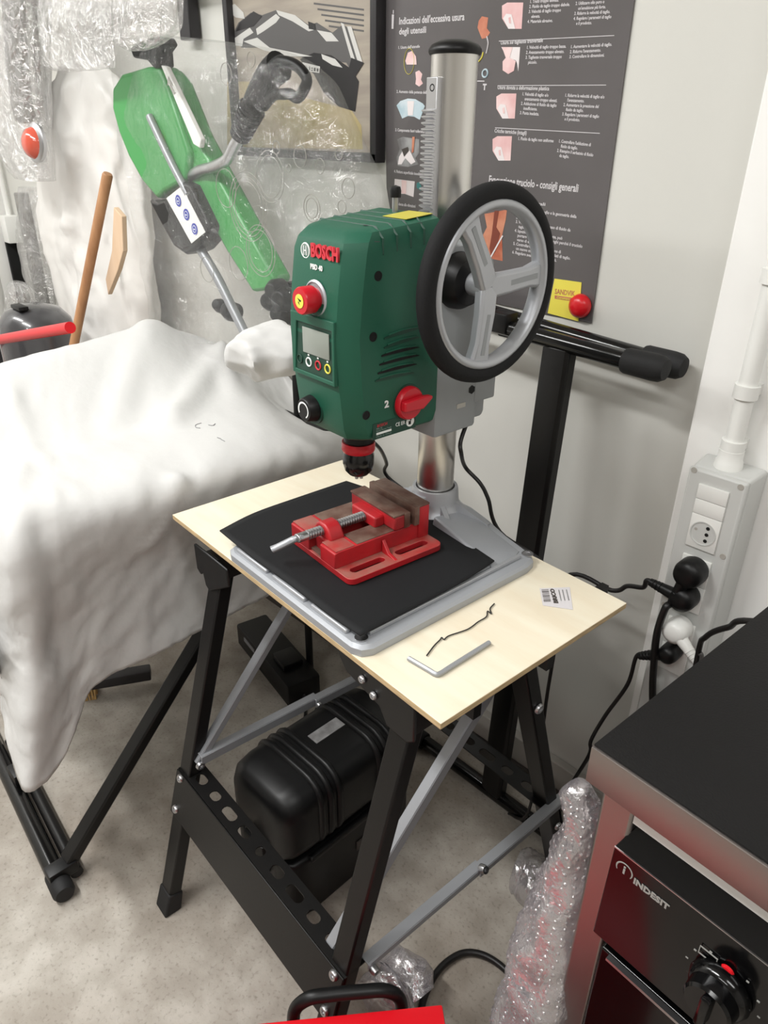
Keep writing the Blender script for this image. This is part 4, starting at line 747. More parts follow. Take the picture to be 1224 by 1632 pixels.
zz3 = [PF(1090, y).z for y in (990, 1080)]; s4 = mod(zz3[0], (zz3[0] + zz3[1]) / 2 + 0.001, 'socket_module'); s5 = mod((zz3[0] + zz3[1]) / 2, zz3[1], 'socket_module')
def plug(px, py, m, label, d, cable, nm='power_plug', r=0.021, cr=0.0048, cm=None):
    c_ = at_y(px, py, YB - 0.022); t = thing(nm, label, 'plug', (c_.x, YB - 0.004, c_.z)); d = Vector(d).normalized()
    b = MB(); b.lathe((c_.x, YB - 0.0045, c_.z), (0, -1, 0), [(0, 0), (r * 0.92, 0), (r, 0.005), (r, 0.024), (r * 0.88, 0.033), (r * 0.5, 0.037), (0, 0.038)], 28); bd = b.build('plug_body', m, t, smooth=55)
    s0 = Vector((c_.x, YB - 0.026, c_.z)) + d * r * 0.6; b = MB(); b.tube([s0, s0 + d * 0.02, s0 + d * 0.045], lambda q: 0.0115 - 0.005 * q, 14, sub=4)
    for k in range(3): b.torus(s0 + d * (0.026 + 0.006 * k), d, 0.0078 - 0.0006 * k, 0.0014, 16, 6)
    b.build('strain_relief', m, t, smooth=55)
    MB().tube([s0 + d * 0.03, s0 + d * 0.05] + cable, cr, 10, sub=8).build('cable', cm or M_CABLE, t, smooth=60); return t
ZC = 0.0
plug(1100, 913, M_BPL, 'upper black plug in the socket box, its thick cable running straight down', (-0.25, -0.12, -1), [at_y(1060, 970, 1.02), at_y(1047, 1010, 1.02), at_y(1042, 1060, 1.03), at_y(1040, 1110, 1.04), Vector((-0.36, 1.05, 0.35)), Vector((-0.35, 1.04, 0.08))], r=0.024, cr=0.0062)
plug(1090, 953, M_BPL, 'lower black plug in the socket box, its cable running left behind the plywood board', (-1, -0.05, 0.12), [at_y(1025, 936, 1.04), at_y(1000, 934, 1.05), at_y(975, 941, 1.05), Vector((-0.60, 1.05, 0.66)), Vector((-0.68, 1.06, 0.45)), Vector((-0.70, 1.07, 0.12))], cr=0.0042)
M_GCAB = mat('dark_grey_cable', (74, 72, 70), 0.5)
plug(1079, 1004, M_WHITEP, 'white plug in the lower part of the socket box', (0.75, -0.2, -0.45), [at_y(1112, 1043, 1.0), at_y(1116, 1062, 1.0), Vector((-0.315, 1.0, 0.45))], cr=0.0036, cm=M_GCAB)
plug(1068, 1040, M_BPL, 'bottom black plug in the socket box with a cable dropping left to the floor', (-0.8, -0.1, -0.5), [at_y(1000, 1091, 1.03), at_y(965, 1140, 1.02), at_y(942, 1180, 1.0), at_y(938, 1205, 1.0), Vector((-0.50, 1.0, 0.20)), Vector((-0.52, 1.02, 0.02))], r=0.0165, cr=0.0036)
o = MB().tube([Vector((-0.315, 1.03, 0.44)), at_y(1112, 1045, 1.0), at_y(1125, 1015, 0.98), at_y(1160, 1000, 0.96), at_y(1224, 993, 0.93), (0.05, 0.95, 0.88), (0.2, 1.0, 0.88)], 0.0045, 10, sub=8).build('mains_cable', M_CABLE, None, smooth=60); tag(o, 'dark cable arching over the back edge of the stainless table to the right', 'cable')
# conduit
cn = thing('conduit', 'white round conduit pipe with clips running up the pillar from the socket box', 'pipe', at_y(1180, 740, YP - 0.024))
p0 = at_y(1168, 752, YP - 0.028); p1 = at_y(1214, 480, YP - 0.028); xx = (p0.x + p1.x) / 2
MB().cyl((xx, YP - 0.028, zT - 0.002), (xx, YP - 0.028, 2.7), 0.0135, seg=28).build('pipe', M_WHITEP, cn)
MB().lathe((xx, YP - 0.028, zT), (0, 0, 1), [(0.0215, 0), (0.020, 0.012), (0.0185, 0.014), (0.0185, 0.030), (0.0, 0.030)], 28).build('pipe_gland', M_WHITEP, cn, smooth=40)
for q in ((1172, 712), (1197, 625), (1236, 440)):
    z = at_y(*q, YP - 0.028).z; MB().lathe((xx, YP - 0.028, z - 0.010), (0, 0, 1), [(0.0135, 0), (0.0178, 0), (0.0178, 0.020), (0.0135, 0.020)], 28).build('pipe_clip', M_WHITEP, cn, smooth=40); MB().mm((xx - 0.012, YP - 0.02, z - 0.008), (xx + 0.012, YP, z + 0.008)).build('clip_base', M_WHITEP, cn)

# ================================================================ stainless table with oven
TZ = 0.85; c0 = at_z(942, 1190, TZ); TX0, TY0 = c0.x, c0.y; TX1, TY1 = 0.95, 0.93
tb = thing('stainless_table', 'stainless steel work table with a black mat on top, at the right by the pillar', 'table', ((TX0 + TX1) / 2, (TY0 + TY1) / 2, 0), R(-1))
TF = Matrix.Translation((TX0, TY0, 0)) @ Matrix.Rotation(R(-3.5), 4, 'Z')
MB(TF).mm((0, 0, TZ - 0.047), (1.2, 0.40, TZ), bev=0.0015).build('worktop', M_STAIN, tb)
MB(TF).mm((0.001, 0.003, TZ), (1.199, 0.399, TZ + 0.003), bev=0.001).build('top_mat', M_TOPMAT, tb, label='matt black mat on the worktop')
MB(TF).mm((0.012, 0.018, 0), (0.050, 0.060, TZ - 0.047)).build('leg', M_STAIN, tb, bevel=0.004); MB(TF).mm((0.012, 0.34, 0), (0.057, 0.384, TZ - 0.047)).build('leg', M_STAIN, tb, bevel=0.004)
MB(TF).mm((0.050, 0.020, TZ - 0.080), (1.15, 0.028, TZ - 0.047)).build('front_rail', M_GREYP, tb, smooth=0); MB(TF).mm((0.020, 0.06, TZ - 0.085), (0.026, 0.34, TZ - 0.047)).build('side_rail', M_STAIN, tb, smooth=0)
ov = thing('oven', 'black built-in oven with a glossy control panel under the stainless table', 'oven', TF @ Vector((0.36, 0.2, 0)), R(-3.5))
OF = TF; oy = 0.008
MB(OF).mm((0.065, 0.036, 0.10), (0.66, 0.36, 0.765)).build('oven_body', M_BPL, ov)
zp1 = 0.752; zp0 = 0.600
MB(OF).loft([[(0.042, oy - 0.006, zp0), (0.662, oy - 0.006, zp0), (0.662, 0.035, zp0), (0.062, 0.035, zp0)], [(0.042, oy, 0.737), (0.662, oy, 0.737), (0.662, 0.035, 0.737), (0.062, 0.035, 0.737)], [(0.052, 0.030, 0.764), (0.660, 0.030, 0.764), (0.660, 0.035, 0.764), (0.062, 0.035, 0.764)]]).build('control_panel', M_OVEN, ov, bevel=0.0015)
MB(OF).mm((0.0425, oy - 0.0008, 0.7365), (0.6618, oy + 0.001, 0.7378)).build('panel_edge_highlight', M_STEEL, ov, smooth=0)  # bright strip put in as the highlight along the panel's top edge
MB(OF).mm((0.052, oy + 0.001, 0.18), (0.662, 0.035, zp0 - 0.022)).build('oven_door', M_OVEN, ov, bevel=0.003); MB(OF).mm((0.064, oy - 0.006, zp0 - 0.026), (0.66, oy + 0.001, zp0 - 0.022)).build('door_trim', M_STEEL, ov)
OFn = OF.to_3x3(); Of_y = lambda px, py, dy=0.0: OF.inverted() @ at_plane(px, py, OF @ Vector((0, oy - 0.003 + dy, 0)), OFn @ Vector((0, 1, 0)))
p = Of_y(993, 1389); b = MB(OF); b.torus((p.x, oy - 0.0008, p.z), (0, -1, 0), 0.0092, 0.0009, 30, 6, sx=0.4); b.mm((p.x - 0.0011, oy - 0.0014, p.z - 0.005), (p.x + 0.0011, oy, p.z + 0.002)); b.mm((p.x - 0.0011, oy - 0.0014, p.z + 0.0035), (p.x + 0.0011, oy, p.z + 0.0055)); b.build('brand_emblem', M_LOGO, ov)
p0 = Of_y(1008, 1408); p1 = Of_y(1066, 1446); p1.z = p0.z; p0.y = p1.y = oy - 0.0016; text_fit('INDESIT', OF @ p0, OF @ p1, 0.0075, (0, 0, 1), M_LOGO, ov, 'brand_lettering', off=0.06)
p = Of_y(1140, 1585, -0.012); kc = Vector((p.x, oy - 0.004, p.z))
kn = MB(OF).lathe(kc, (0, -1, 0), [(0, 0), (0.029, 0), (0.030, 0.004), (0.027, 0.012), (0.0245, 0.014), (0.0235, 0.027), (0.021, 0.030), (0, 0.030)], 44).build('oven_knob', M_OVEN, ov, smooth=35)
MB(OF).box(kc + Vector((0, -0.034, 0)), (0.010, 0.010, 0.040), bev=0.003).build('knob_grip', M_OVEN, kn)
b = MB(OF)
for a in range(30, 331, 30): b.box(kc + Vector((0.036 * math.sin(R(a)), 0.001, 0.036 * math.cos(R(a)))), (0.0026, 0.0012, 0.0012))
b.build('dial_marks', M_LOGO, ov, smooth=0)
p = Of_y(1160, 1546); MB(OF).lathe((p.x, oy - 0.004, p.z), (0, -1, 0), [(0, 0), (0.0068, 0), (0.006, 0.003), (0, 0.004)], 20).build('indicator_lamp', M_TOOLRED, ov, label='small red indicator lamp')
p = Of_y(1129, 1522); b = MB(OF)
for (x0, x1, z0, z1) in ((-.009, .009, .0045, .0053), (-.009, .009, -.0053, -.0045), (-.009, -.0082, -.005, .005), (.0082, .009, -.005, .005)): b.mm((p.x + x0, oy - 0.0045, p.z + z0), (p.x + x1, oy - 0.0035, p.z + z1))
b.build('oven_symbol', M_LOGO, ov, smooth=0)

# ================================================================ bubble wrap
def crumple_roll(nm, path, r, label, cat, m, seed, amp=0.012, sc_=14, seg=36, sub=14):
    P = smooth_path([Vector(p) for p in path], sub); b = MB(); g = []; n = len(P)
    for i, p in enumerate(P):
        t = (P[min(i + 1, n - 1)] - P[max(0, i - 1)]).normalized(); x = Vector((0, 1, 0)); x = (x - t * x.dot(t)).normalized(); y = t.cross(x); rr = r(i / (n - 1)) if callable(r) else r
        ring = []
        for k in range(seg):
            a = 2 * math.pi * k / seg; d = x * math.cos(a) + y * math.sin(a); q = p + d * rr; q = q + d * (abs(nz(q, sc_, seed)) * -2 * amp + amp + nz(q, sc_ * 4, seed + 5) * amp * 0.5); ring.append(q)
        g.append(ring)
    b.loft(g); o = b.build(nm, m, None, smooth=70); tag(o, label, cat); return o, g
o, g = crumple_roll('bubble_wrap_roll', [at_y(932, 1250, 0.62), at_y(908, 1400, 0.60), at_y(868, 1540, 0.57), at_y(842, 1660, 0.54), at_y(836, 1760, 0.53)], lambda t: 0.010 + 0.036 * min(1, t * 1.8) ** 0.6, 'roll of clear bubble wrap leaning against the front leg of the stainless table', 'bubble wrap', F_BUB, 3, amp=0.009, sc_=18)
# bubbles on its surface
b = MB()
for i in range(3, len(g) - 1, 1):
    for k in range(0, 36, 2):
        p = g[i][k]; c_ = sum((Vector(q) for q in g[i]), Vector()) / 36; nrm = (p - c_).normalized(); p = p.lerp(g[i + 1][k], random.random() * 0.5).lerp(g[i][(k + 1) % 36], random.random() * .5 + .25 * (i % 2)); rb_ = random.uniform(0.0024, 0.0036); b.lathe(p - nrm * 0.0008, nrm, [(rb_, 0), (rb_ * .75, 0.0012), (0, 0.0018)], 6)
bo = b.build('bubbles', F_BUB, o, smooth=60); bo['kind'] = 'stuff'
o, g = crumple_roll('bubble_wrap_scrap', [at_z(822, 1385, 0.04), at_z(850, 1400, 0.04), at_z(880, 1440, 0.045), at_z(905, 1470, 0.04)], lambda t: 0.022 + 0.022 * math.sin(math.pi * min(1, t + 0.15)), 'crumpled scrap of bubble wrap on the floor beside the bench foot', 'bubble wrap', F_BUB, 9, amp=0.010, sc_=22)

# ================================================================ red toolbox, handle, cable loop, bag on the floor
zt_ = 0.35; a_, c_ = at_z(395, 1632, zt_), at_z(705, 1600, zt_); dd = (c_ - a_).normalized(); nn = Vector((dd.y, -dd.x, 0))
mid_ = (a_ + c_) / 2 + nn * 0.10; ang = math.atan2(dd.y, dd.x)
tbx = thing('red_toolbox', 'red metal toolbox with a black handle, cut off by the bottom edge of the photo', 'toolbox', (mid_.x, mid_.y, 0), ang)
TBF = Matrix.Translation((mid_.x, mid_.y, 0)) @ Matrix.Rotation(ang, 4, 'Z')
L_ = (c_ - a_).length; MB(TBF).mm((-L_ / 2 - 0.12, -0.10, 0.0), (L_ / 2, 0.10, zt_ - 0.022), bev=0.004).build('toolbox_body', M_TOOLRED, tbx); MB(TBF).mm((-L_ / 2 - 0.12, -0.10, zt_ - 0.020), (L_ / 2, 0.10, zt_), bev=0.003).build('toolbox_lid', M_TOOLRED, tbx)
hy = 0.118; hp = lambda px, py: TBF.inverted() @ at_plane(px, py, TBF @ Vector((0, hy, 0)), nn)
h0, h1, h2, h3 = hp(468, 1640), hp(500, 1586), hp(600, 1580), hp(640, 1640)
zt2 = (h1.z + h2.z) / 2; b = MB(TBF); b.tube([(h0.x, hy, zt2 - 0.09), (h0.x + 0.003, hy, zt2 - 0.03), (h0.x + 0.022, hy, zt2 - 0.004), (h1.x + 0.02, hy, zt2), (h2.x - 0.02, hy, zt2), (h3.x - 0.022, hy, zt2 - 0.004), (h3.x - 0.003, hy, zt2 - 0.03), (h3.x, hy, zt2 - 0.09)], 0.009, 12, sub=6, flat=(0, 1, 0)); b.mm((h0.x - 0.008, 0.098, zt2 - 0.10), (h0.x + 0.008, hy, zt2 - 0.08)); b.mm((h3.x - 0.008, 0.098, zt2 - 0.10), (h3.x + 0.008, hy, zt2 - 0.08)); b.build('toolbox_handle', M_BPL, tbx, smooth=60)
o = MB().tube([at_z(*p, 0.008) for p in ((668, 1640), (676, 1590), (700, 1545), (735, 1520), (770, 1522), (805, 1545), (830, 1580), (850, 1625), (855, 1680))], 0.0065, 10, sub=8).build('floor_cable', M_CABLE, None, smooth=60); tag(o, 'thick black cable looping over the concrete floor at the bottom centre', 'cable')
o, g = crumple_roll('plastic_bag', [at_z(600, 1600, 0.05), at_z(625, 1575, 0.045), at_z(650, 1560, 0.05), at_z(668, 1590, 0.035)], lambda t: 0.02 + 0.03 * math.sin(math.pi * min(1, t + 0.1)), 'small clear plastic bag with a dark item, on the floor behind the red toolbox', 'bag', F_BUB, 21, amp=0.014, sc_=18)
o = MB().tube([at_z(*p, 0.03) for p in ((612, 1600), (622, 1580), (640, 1572), (652, 1590), (648, 1610))], 0.008, 10, sub=6).build('black_strap', M_BPL, None, smooth=60); tag(o, 'coiled black strap inside the small clear bag on the floor', 'strap')
o = MB().lathe(at_z(570, 1452, 0.012), (0.3, -0.2, 1), [(0, -0.01), (0.016, -0.01), (0.017, 0), (0.012, 0.008), (0, 0.010)], 20).build('small_white_disc', M_WHITEP, None, smooth=50); tag(o, 'small white plastic disc on the floor behind the near bench leg', 'disc')
# ================================================================ covered table under the white sheet
XF = -1.13
def sx_(px, py, X): return at_x(px, py, X)
ct = []
ct.append([(-1.92, 0.22, 0.55), (-1.90, 0.24, 0.88), (-1.80, 0.25, 0.93), (-1.78, 0.25, 0.90), (-1.78, 0.22, 0.62), (-1.76, 0.20, 0.42)])
ct.append([(-1.92, 0.40, 0.55), (-1.80, 0.38, 0.94), (-1.66, 0.31, 0.925), (-1.48, 0.26, 0.875), (-1.45, 0.215, 0.60), at_y(-30, 1010, 0.205)])
ct.append([(-1.93, 0.50, 0.55), sx_(-30, 583, -1.76), sx_(-20, 720, -1.45), sx_(-10, 842, XF - 0.05), at_y(6, 1050, 0.235), at_y(8, 1130, 0.232)])
ct.append([(-1.93, 0.56, 0.55), sx_(20, 572, -1.76), sx_(24, 710, -1.45), sx_(18, 838, XF), sx_(48, 1030, XF + 0.01), sx_(40, 1256, XF + 0.01)])
ct.append([(-1.93, 0.61, 0.55), sx_(70, 560, -1.76), sx_(74, 700, -1.45), sx_(66, 822, XF), sx_(98, 1030, XF), sx_(88, 1222, XF + 0.005)])
ct.append([(-1.93, 0.65, 0.55), sx_(105, 553, -1.76), sx_(112, 690, -1.45), sx_(104, 812, XF), sx_(124, 985, XF - 0.02), sx_(120, 1155, XF - 0.005)])
ct.append([(-1.93, 0.70, 0.55), sx_(150, 544, -1.76), sx_(160, 680, -1.45), sx_(165, 797, XF), sx_(176, 930, XF - 0.015), sx_(150, 1090, XF - 0.015)])
ct.append([(-1.93, 0.78, 0.55), sx_(205, 530, -1.76), sx_(220, 662, -1.45), sx_(235, 780, XF), sx_(245, 900, XF - 0.02), sx_(235, 1046, XF - 0.01)])
ct.append([(-1.93, 0.84, 0.55), sx_(242, 521, -1.76), sx_(270, 640, -1.45), sx_(300, 765, XF), sx_(308, 870, XF - 0.02), sx_(312, 1009, XF - 0.01)])
ct.append([(-1.93, 0.90, 0.55), sx_(300, 540, -1.76), sx_(335, 625, -1.45), sx_(372, 738, XF), sx_(380, 835, XF - 0.02), sx_(385, 970, XF - 0.01)])
ct.append([(-1.93, 0.95, 0.52), sx_(350, 562, -1.74), sx_(392, 612, -1.45), sx_(440, 722, XF), sx_(450, 810, XF - 0.02), sx_(450, 935, XF - 0.01)])
ct.append([(-1.90, 1.00, 0.50), sx_(382, 563, -1.70), sx_(440, 640, -1.42), sx_(500, 712, XF - 0.01), sx_(510, 790, XF - 0.02), sx_(510, 905, XF - 0.015)])
ct.append([(-1.86, 1.06, 0.48), sx_(415, 570, -1.66), sx_(478, 655, -1.40), sx_(548, 706, XF - 0.02), sx_(552, 770, XF - 0.03), sx_(556, 880, XF - 0.02)])
ct.append([(-1.82, 1.10, 0.46), (-1.62, 1.10, 0.84), (-1.42, 1.09, 0.80), (-1.22, 1.065, 0.74), (-1.19, 1.055, 0.62), (-1.18, 1.05, 0.48)])
g = grid_surface(ct, 9, 16)
ni, nj = len(g), len(g[0])
for _ in range(5):
    h_ = [[q.copy() for q in c] for c in g]
    for i in range(1, ni - 1):
        for j in range(1, nj - 1): g[i][j] = h_[i][j] * 0.4 + (h_[i - 1][j] + h_[i + 1][j] + h_[i][j - 1] + h_[i][j + 1]) * 0.15
gs = [[q.copy() for q in c] for c in g]
for _ in range(40):
    h_ = [[q.copy() for q in c] for c in gs]
    for i in range(ni):
        for j in range(nj):
            gs[i][j] = (h_[max(0, i - 1)][j] + h_[min(ni - 1, i + 1)][j] + h_[i][max(0, j - 1)] + h_[i][min(nj - 1, j + 1)]) / 4
im, jm = ni // 2, int(nj * .7); SGN = 1 if (g[im][jm + 1] - g[im][jm - 1]).cross(g[im + 1][jm] - g[im - 1][jm]).dot(CAM - g[im][jm]) > 0 else -1
def crease(p, a, c, wd):     # distance ridge along a segment
    a, c = Vector(a), Vector(c); t = max(0, min(1, (p - a).dot(c - a) / (c - a).length_squared)); return math.exp(-((p - a.lerp(c, t)).length / wd) ** 2)
pk0 = sx_(350, 560, -1.6); 
CR = [(sx_(352, 568, -1.60), sx_(275, 665, -1.36), 0.020, 0.030), (sx_(352, 568, -1.60), sx_(392, 700, -1.28), 0.018, 0.026), (sx_(240, 528, -1.74), sx_(185, 660, -1.45), 0.014, 0.035), (sx_(275, 665, -1.38), sx_(150, 700, -1.35), 0.010, 0.028),
      (sx_(20, 630, -1.6), sx_(45, 700, -1.42), 0.009, 0.020), (sx_(45, 700, -1.42), sx_(22, 790, -1.22), 0.009, 0.020), (sx_(45, 700, -1.42), sx_(75, 745, -1.32), 0.007, 0.018), (sx_(392, 700, -1.28), sx_(330, 760, -1.14), 0.008, 0.022),
      (sx_(285, 765, XF), sx_(235, 870, XF), 0.010, 0.018), (sx_(285, 765, XF), sx_(340, 850, XF), 0.008, 0.018), (sx_(300, 880, XF), sx_(230, 955, XF), 0.007, 0.016), (sx_(60, 850, XF), sx_(100, 1050, XF), -0.014, 0.026)]
for i in range(ni):
    for j in range(nj):
        p = g[i][j]; a = gs[min(i + 1, ni - 1)][j] - gs[max(i - 1, 0)][j]; c = gs[i][min(j + 1, nj - 1)] - gs[i][max(j - 1, 0)]; n = c.cross(a)
        if n.length < 1e-9: continue
        n.normalize(); n = n * SGN
        q = Vector((p.x, p.y + p.z * 0.9, (p.z - p.y * 0.8) * 3.0)); fr = max(0, min(1, (0.82 - p.z) / 0.1)); d = nz(p, 2.6, 4) * 0.010 + (0.35 - abs(nz(p, 4.5, 9))) * 0.012 + (0.3 + fr) * ((0.35 - abs(nz(q, 6, 2))) * 0.009 + (0.35 - abs(nz(q, 13, 12))) * 0.006 + (0.3 - abs(nz(q, 24, 5))) * 0.0022)
        for s0, s1, am, wd in CR: d += am * crease(p, s0, s1, wd)
        if 0 < j: g[i][j] = p + n * d * (1 if j > nj * 0.12 else 0.3)
b = MB(); grid_mesh(b, g); sh = b.build('white_sheet', M_CLOTH, None, smooth=80, solid=0.002); tag(sh, 'white cotton sheet draped over the table at the left, reaching almost to the floor', 'sheet')
def on_cloth(px, py):
    best = None
    for i in range(1, ni - 1):
        for j in range(int(nj * .3), nj - 1):
            v = g[i][j] - CAM; z_ = v.dot(FW); e_ = (612 + F_PX * v.dot(RT) / z_ - px) ** 2 + (816 - F_PX * v.dot(UP) / z_ - py) ** 2
            if best is None or e_ < best[0]: best = (e_, i, j)
    _, i, j = best; n = (g[i][j + 1] - g[i][j - 1]).cross(g[i + 1][j] - g[i - 1][j]).normalized() * SGN
    return at_plane(px, py, g[i][j] + n * 0.0022, n)
M_INK = mat('faded_ink', (150, 150, 152), 0.8)
for st_ in (((321, 674), (312, 677), (312, 681), (319, 682)), ((332, 677), (339, 678), (343, 675)), ((346, 697), (352, 699)), ((352, 700), (358, 703))):
    MB().tube([on_cloth(*q) for q in st_], 0.0007, 5, sub=3).build('ink_mark', M_INK, sh)
# table under the sheet
ut = thing('covered_table', 'black-legged table hidden under the white sheet, only its foot bar and leg showing', 'table', (-1.45, 0.6, 0))
MB().mm((-1.74, 0.34, 0.775), (-1.20, 0.99, 0.80)).build('table_top', M_BPL, ut)
fa, fb_ = at_z(100, 1418, 0.022), at_z(14, 1236, 0.022); d = (fb_ - fa).normalized()
t1 = MB().cyl(fa + d * 0.03, fa + d * 0.62, 0.0185, seg=28).build('foot_bar', M_BLACKG, ut)
MB().lathe(fa + d * 0.045, -d, [(0, 0), (0.0215, 0), (0.0222, 0.004), (0.0222, 0.052), (0.018, 0.060), (0, 0.062)], 28).build('rubber_cap', M_RUB, t1, smooth=45)
sd = Vector((-d.y, d.x, 0)) * -1
if sd.y < 0: sd = -sd
o_ = fa + sd * 0.036; t2_ = MB().cyl(o_ + d * 0.02, o_ + d * 0.5, 0.013, seg=24).build('foot_bar', M_BLACK, ut)
MB().box(at_z(98, 1385, 0.04), (0.034, 0.06, 0.030), bev=0.004).build('foot_joint', M_BPL, ut)
pt = Vector((-1.17, 0.245, 0.04)); pt = at_z(108, 1372, 0.045); pe = Vector((pt.x - 0.03, 0, 0)); pe = at_x(328, 1003, pt.x - 0.01); dpost = (pe - pt).normalized(); pe2 = pt + dpost * ((0.775 - pt.z) / dpost.z)
pe2.y = min(pe2.y, 0.985)
b = MB(); b.bar(pt, pe2, 0.036, 0.024, (1, 0, 0)); b.build('leg', M_BLACK, ut, bevel=0.004)
q = at_z(34, 1243, 0.05); MB().box(q + Vector((-0.02, 0.0, 0.0)), (0.05, 0.03, 0.04), bev=0.004).build('foot_joint', M_BPL, ut)
# white bundle on top of the sheet, by the wall
bc = at_y(424, 560, 0.80); b = MB(); g = []
for i in range(49):
    th_ = math.pi * i / 48; ring = []
    for k in range(80):
        ph = 2 * math.pi * k / 80; v = Vector((math.sin(th_) * math.cos(ph) * 0.082, math.sin(th_) * math.sin(ph) * 0.07, math.cos(th_) * 0.042)); q = bc + v; ring.append(q + v.normalized() * (nz(q, 6, 2) * 0.014 + (0.35 - abs(nz(q, 14, 6))) * 0.034 + (0.3 - abs(nz(q, 26, 3))) * 0.014))
    g.append(ring)
b.loft(g); o = b.build('white_bundle', M_CLOTH, None, smooth=80); tag(o, 'bunched-up white cloth bundle on the sheet beside the drill press housing', 'cloth')

# ================================================================ things behind the sheet
# wooden stick
a_, c_ = at_y(172, 276, 0.93), at_y(146, 545, 0.90); d = (c_ - a_); k = (a_.z - 0.0) / (a_.z - c_.z); e_ = a_ + d * k; e_.y = 0.70; e_.z = 0.0
sw = thing('wooden_pole', 'brown wooden broom pole standing in front of the white sack', 'pole', e_)
b = MB(); b.lathe(e_, a_ - e_, [(0, 0), (0.0135, 0), (0.0135, (a_ - e_).length - 0.006), (0.011, (a_ - e_).length - 0.001), (0, (a_ - e_).length)], 20); b.build('pole', M_STICK, sw, smooth=50)
# white sack
def lobed(nm, levels, m, seed, folds=0.012, seg=64, sub=8, par=None, cap=True):
    # levels: (z centre point, half width vector length, depth)
    rows = smooth_path([Vector((c[0], c[1], c[2])) for c, _, _ in levels], sub); wds = smooth_path([Vector((w_, d_, 0)) for _, w_, d_ in levels], sub); g = []
    for p, w_ in zip(rows, wds):
        ring = []
        for k in range(seg):
            a = 2 * math.pi * k / seg; v = Vector((math.cos(a) * max(0.002, w_.x), math.sin(a) * max(0.002, w_.y), 0)); q = p + v; f_ = folds * (math.sin(a * 9 + seed + nz(q, 3, seed) * 4) * 0.35 + nz(q, 12, seed) * 0.5 + (0.3 - abs(nz((q[0] * 1.6, q[1] * 1.6, q[2] * 0.5), 9, seed + 3))) * 2.0 + (0.3 - abs(nz(q, 16, seed + 8))) * 0.8) * min(1, w_.x / 0.08); ring.append(q + v.normalized() * f_)
        g.append(ring)
    b = MB(); b.loft(g); return b.build(nm, m, par, smooth=80)
Ys = 1.075
def lv(y, xl_, xr_, dep, Y=Ys):
    pl, pr_ = at_y(xl_, y, Y), at_y(xr_, y, Y); return ((pl.x + pr_.x) / 2, Y, (pl.z + pr_.z) / 2), abs(pr_.x - pl.x) / 2, dep
LVs = [lv(76, 129, 137, 0.006), lv(88, 122, 146, 0.015), lv(112, 100, 168, 0.035), lv(160, 82, 208, 0.06), lv(240, 76, 225, 0.07), lv(370, 72, 235, 0.07), lv(450, 92, 240, 0.07), lv(550, 116, 250, 0.07)]
c_, w_, d_ = LVs[-1]; LVs.append(((c_[0], c_[1], 0.4), w_, d_)); LVs.append(((c_[0], c_[1], 0.004), w_ * 0.9, d_))
o = lobed('white_sack', LVs, M_SACK, 3, 0.022, seg=110, sub=12); tag(o, 'tall white plastic sack gathered at the top, standing behind the brown wooden pole', 'sack')
# tan board strip inside the bag edge
p_ = [at_y(*q, 0.925) for q in ((181, 330), (194, 345), (196, 400), (188, 430), (172, 470), (168, 445), (178, 400))]
o = MB().prism(p_, (0, 0.014, 0)).build('tan_board', M_TAN, None, smooth=0, bevel=0.002); tag(o, 'pale tan wooden board edge between the brown pole and the green tool', 'board')
# green garden tool
YG = 0.93
gt = thing('garden_tool', 'bright green electric garden tool with a black looped handle, inside the clear plastic bag', 'garden tool', at_y(440, 540, YG))
G = lambda px, py, Y=YG: at_y(px, py, Y)
sh1 = [(178, 140), (192, 118), (232, 106), (252, 106), (266, 140), (282, 190), (300, 244), (296, 288), (262, 306), (250, 318), (226, 290), (204, 250), (188, 210), (178, 172)]
MB().prism([G(x, y, YG + 0.0) for x, y in sh1], (0, 0.055, 0)).build('green_shell', M_TGREEN, gt, bevel=0.010, bseg=3)
sh2 = [(258, 108), (276, 130), (310, 215), (345, 280), (400, 380), (436, 445), (430, 462), (402, 466), (360, 400), (310, 310), (290, 250)]
MB().prism([G(x, y, YG + 0.015) for x, y in sh2], (0, 0.05, 0)).build('green_tube', M_TGREEN, gt, bevel=0.008, bseg=2)
MB().prism([G(x, y, YG - 0.002) for x, y in ((256, 104), (264, 106), (320, 222), (318, 236), (308, 230))], (0, 0.012, 0)).build('white_strip', M_WHITEP, gt, bevel=0.002)
MB().prism([G(x, y, YG - 0.0035) for x, y in ((268, 122), (275, 136), (272, 136), (279, 148), (276, 150), (268, 134), (266, 137))], (0, 0.001, 0)).build('strip_arrow', M_SKIRT, gt, smooth=0)
MB().tube([G(238, 185, YG - 0.008), G(252, 215, YG - 0.008), G(276, 265, YG - 0.008), G(300, 310, YG - 0.006)], 0.0085, 14, sub=4).build('rod', M_SGREY, gt)
MB().prism([G(x, y, YG - 0.012) for x, y in ((236, 318), (250, 324), (262, 318), (290, 290), (302, 296), (334, 362), (330, 374), (308, 400), (296, 406), (276, 392), (258, 360))], (0, 0.06, 0)).build('black_guard', M_BPL, gt, bevel=0.006)
lbl = MB().prism([G(x, y, YG - 0.0135) for x, y in ((265, 316), (289, 297), (327, 370), (305, 388))], (0, 0.0012, 0)).build('warning_plate', M_WHITEP, gt, smooth=0, label='white plate with three round blue pictograms')
for q in ((284, 320), (297, 342), (310, 365)):
    p = G(*q, YG - 0.0142); MB().lathe(p, (0, -1, 0), [(0, 0), (0.0125, 0), (0.0125, 0.0004), (0, 0.0005)], 24).build('blue_pictogram', M_BLUE, lbl); b = MB(); b.torus(p - Vector((0, 0.0006, 0)), (0, 1, 0), 0.0072, 0.0007, 18, 5); b.mm(p + Vector((-0.004, -0.001, -0.002)), p + Vector((0.003, -0.0005, 0.0005))); b.build('pictogram_mark', M_WPRINT, lbl)
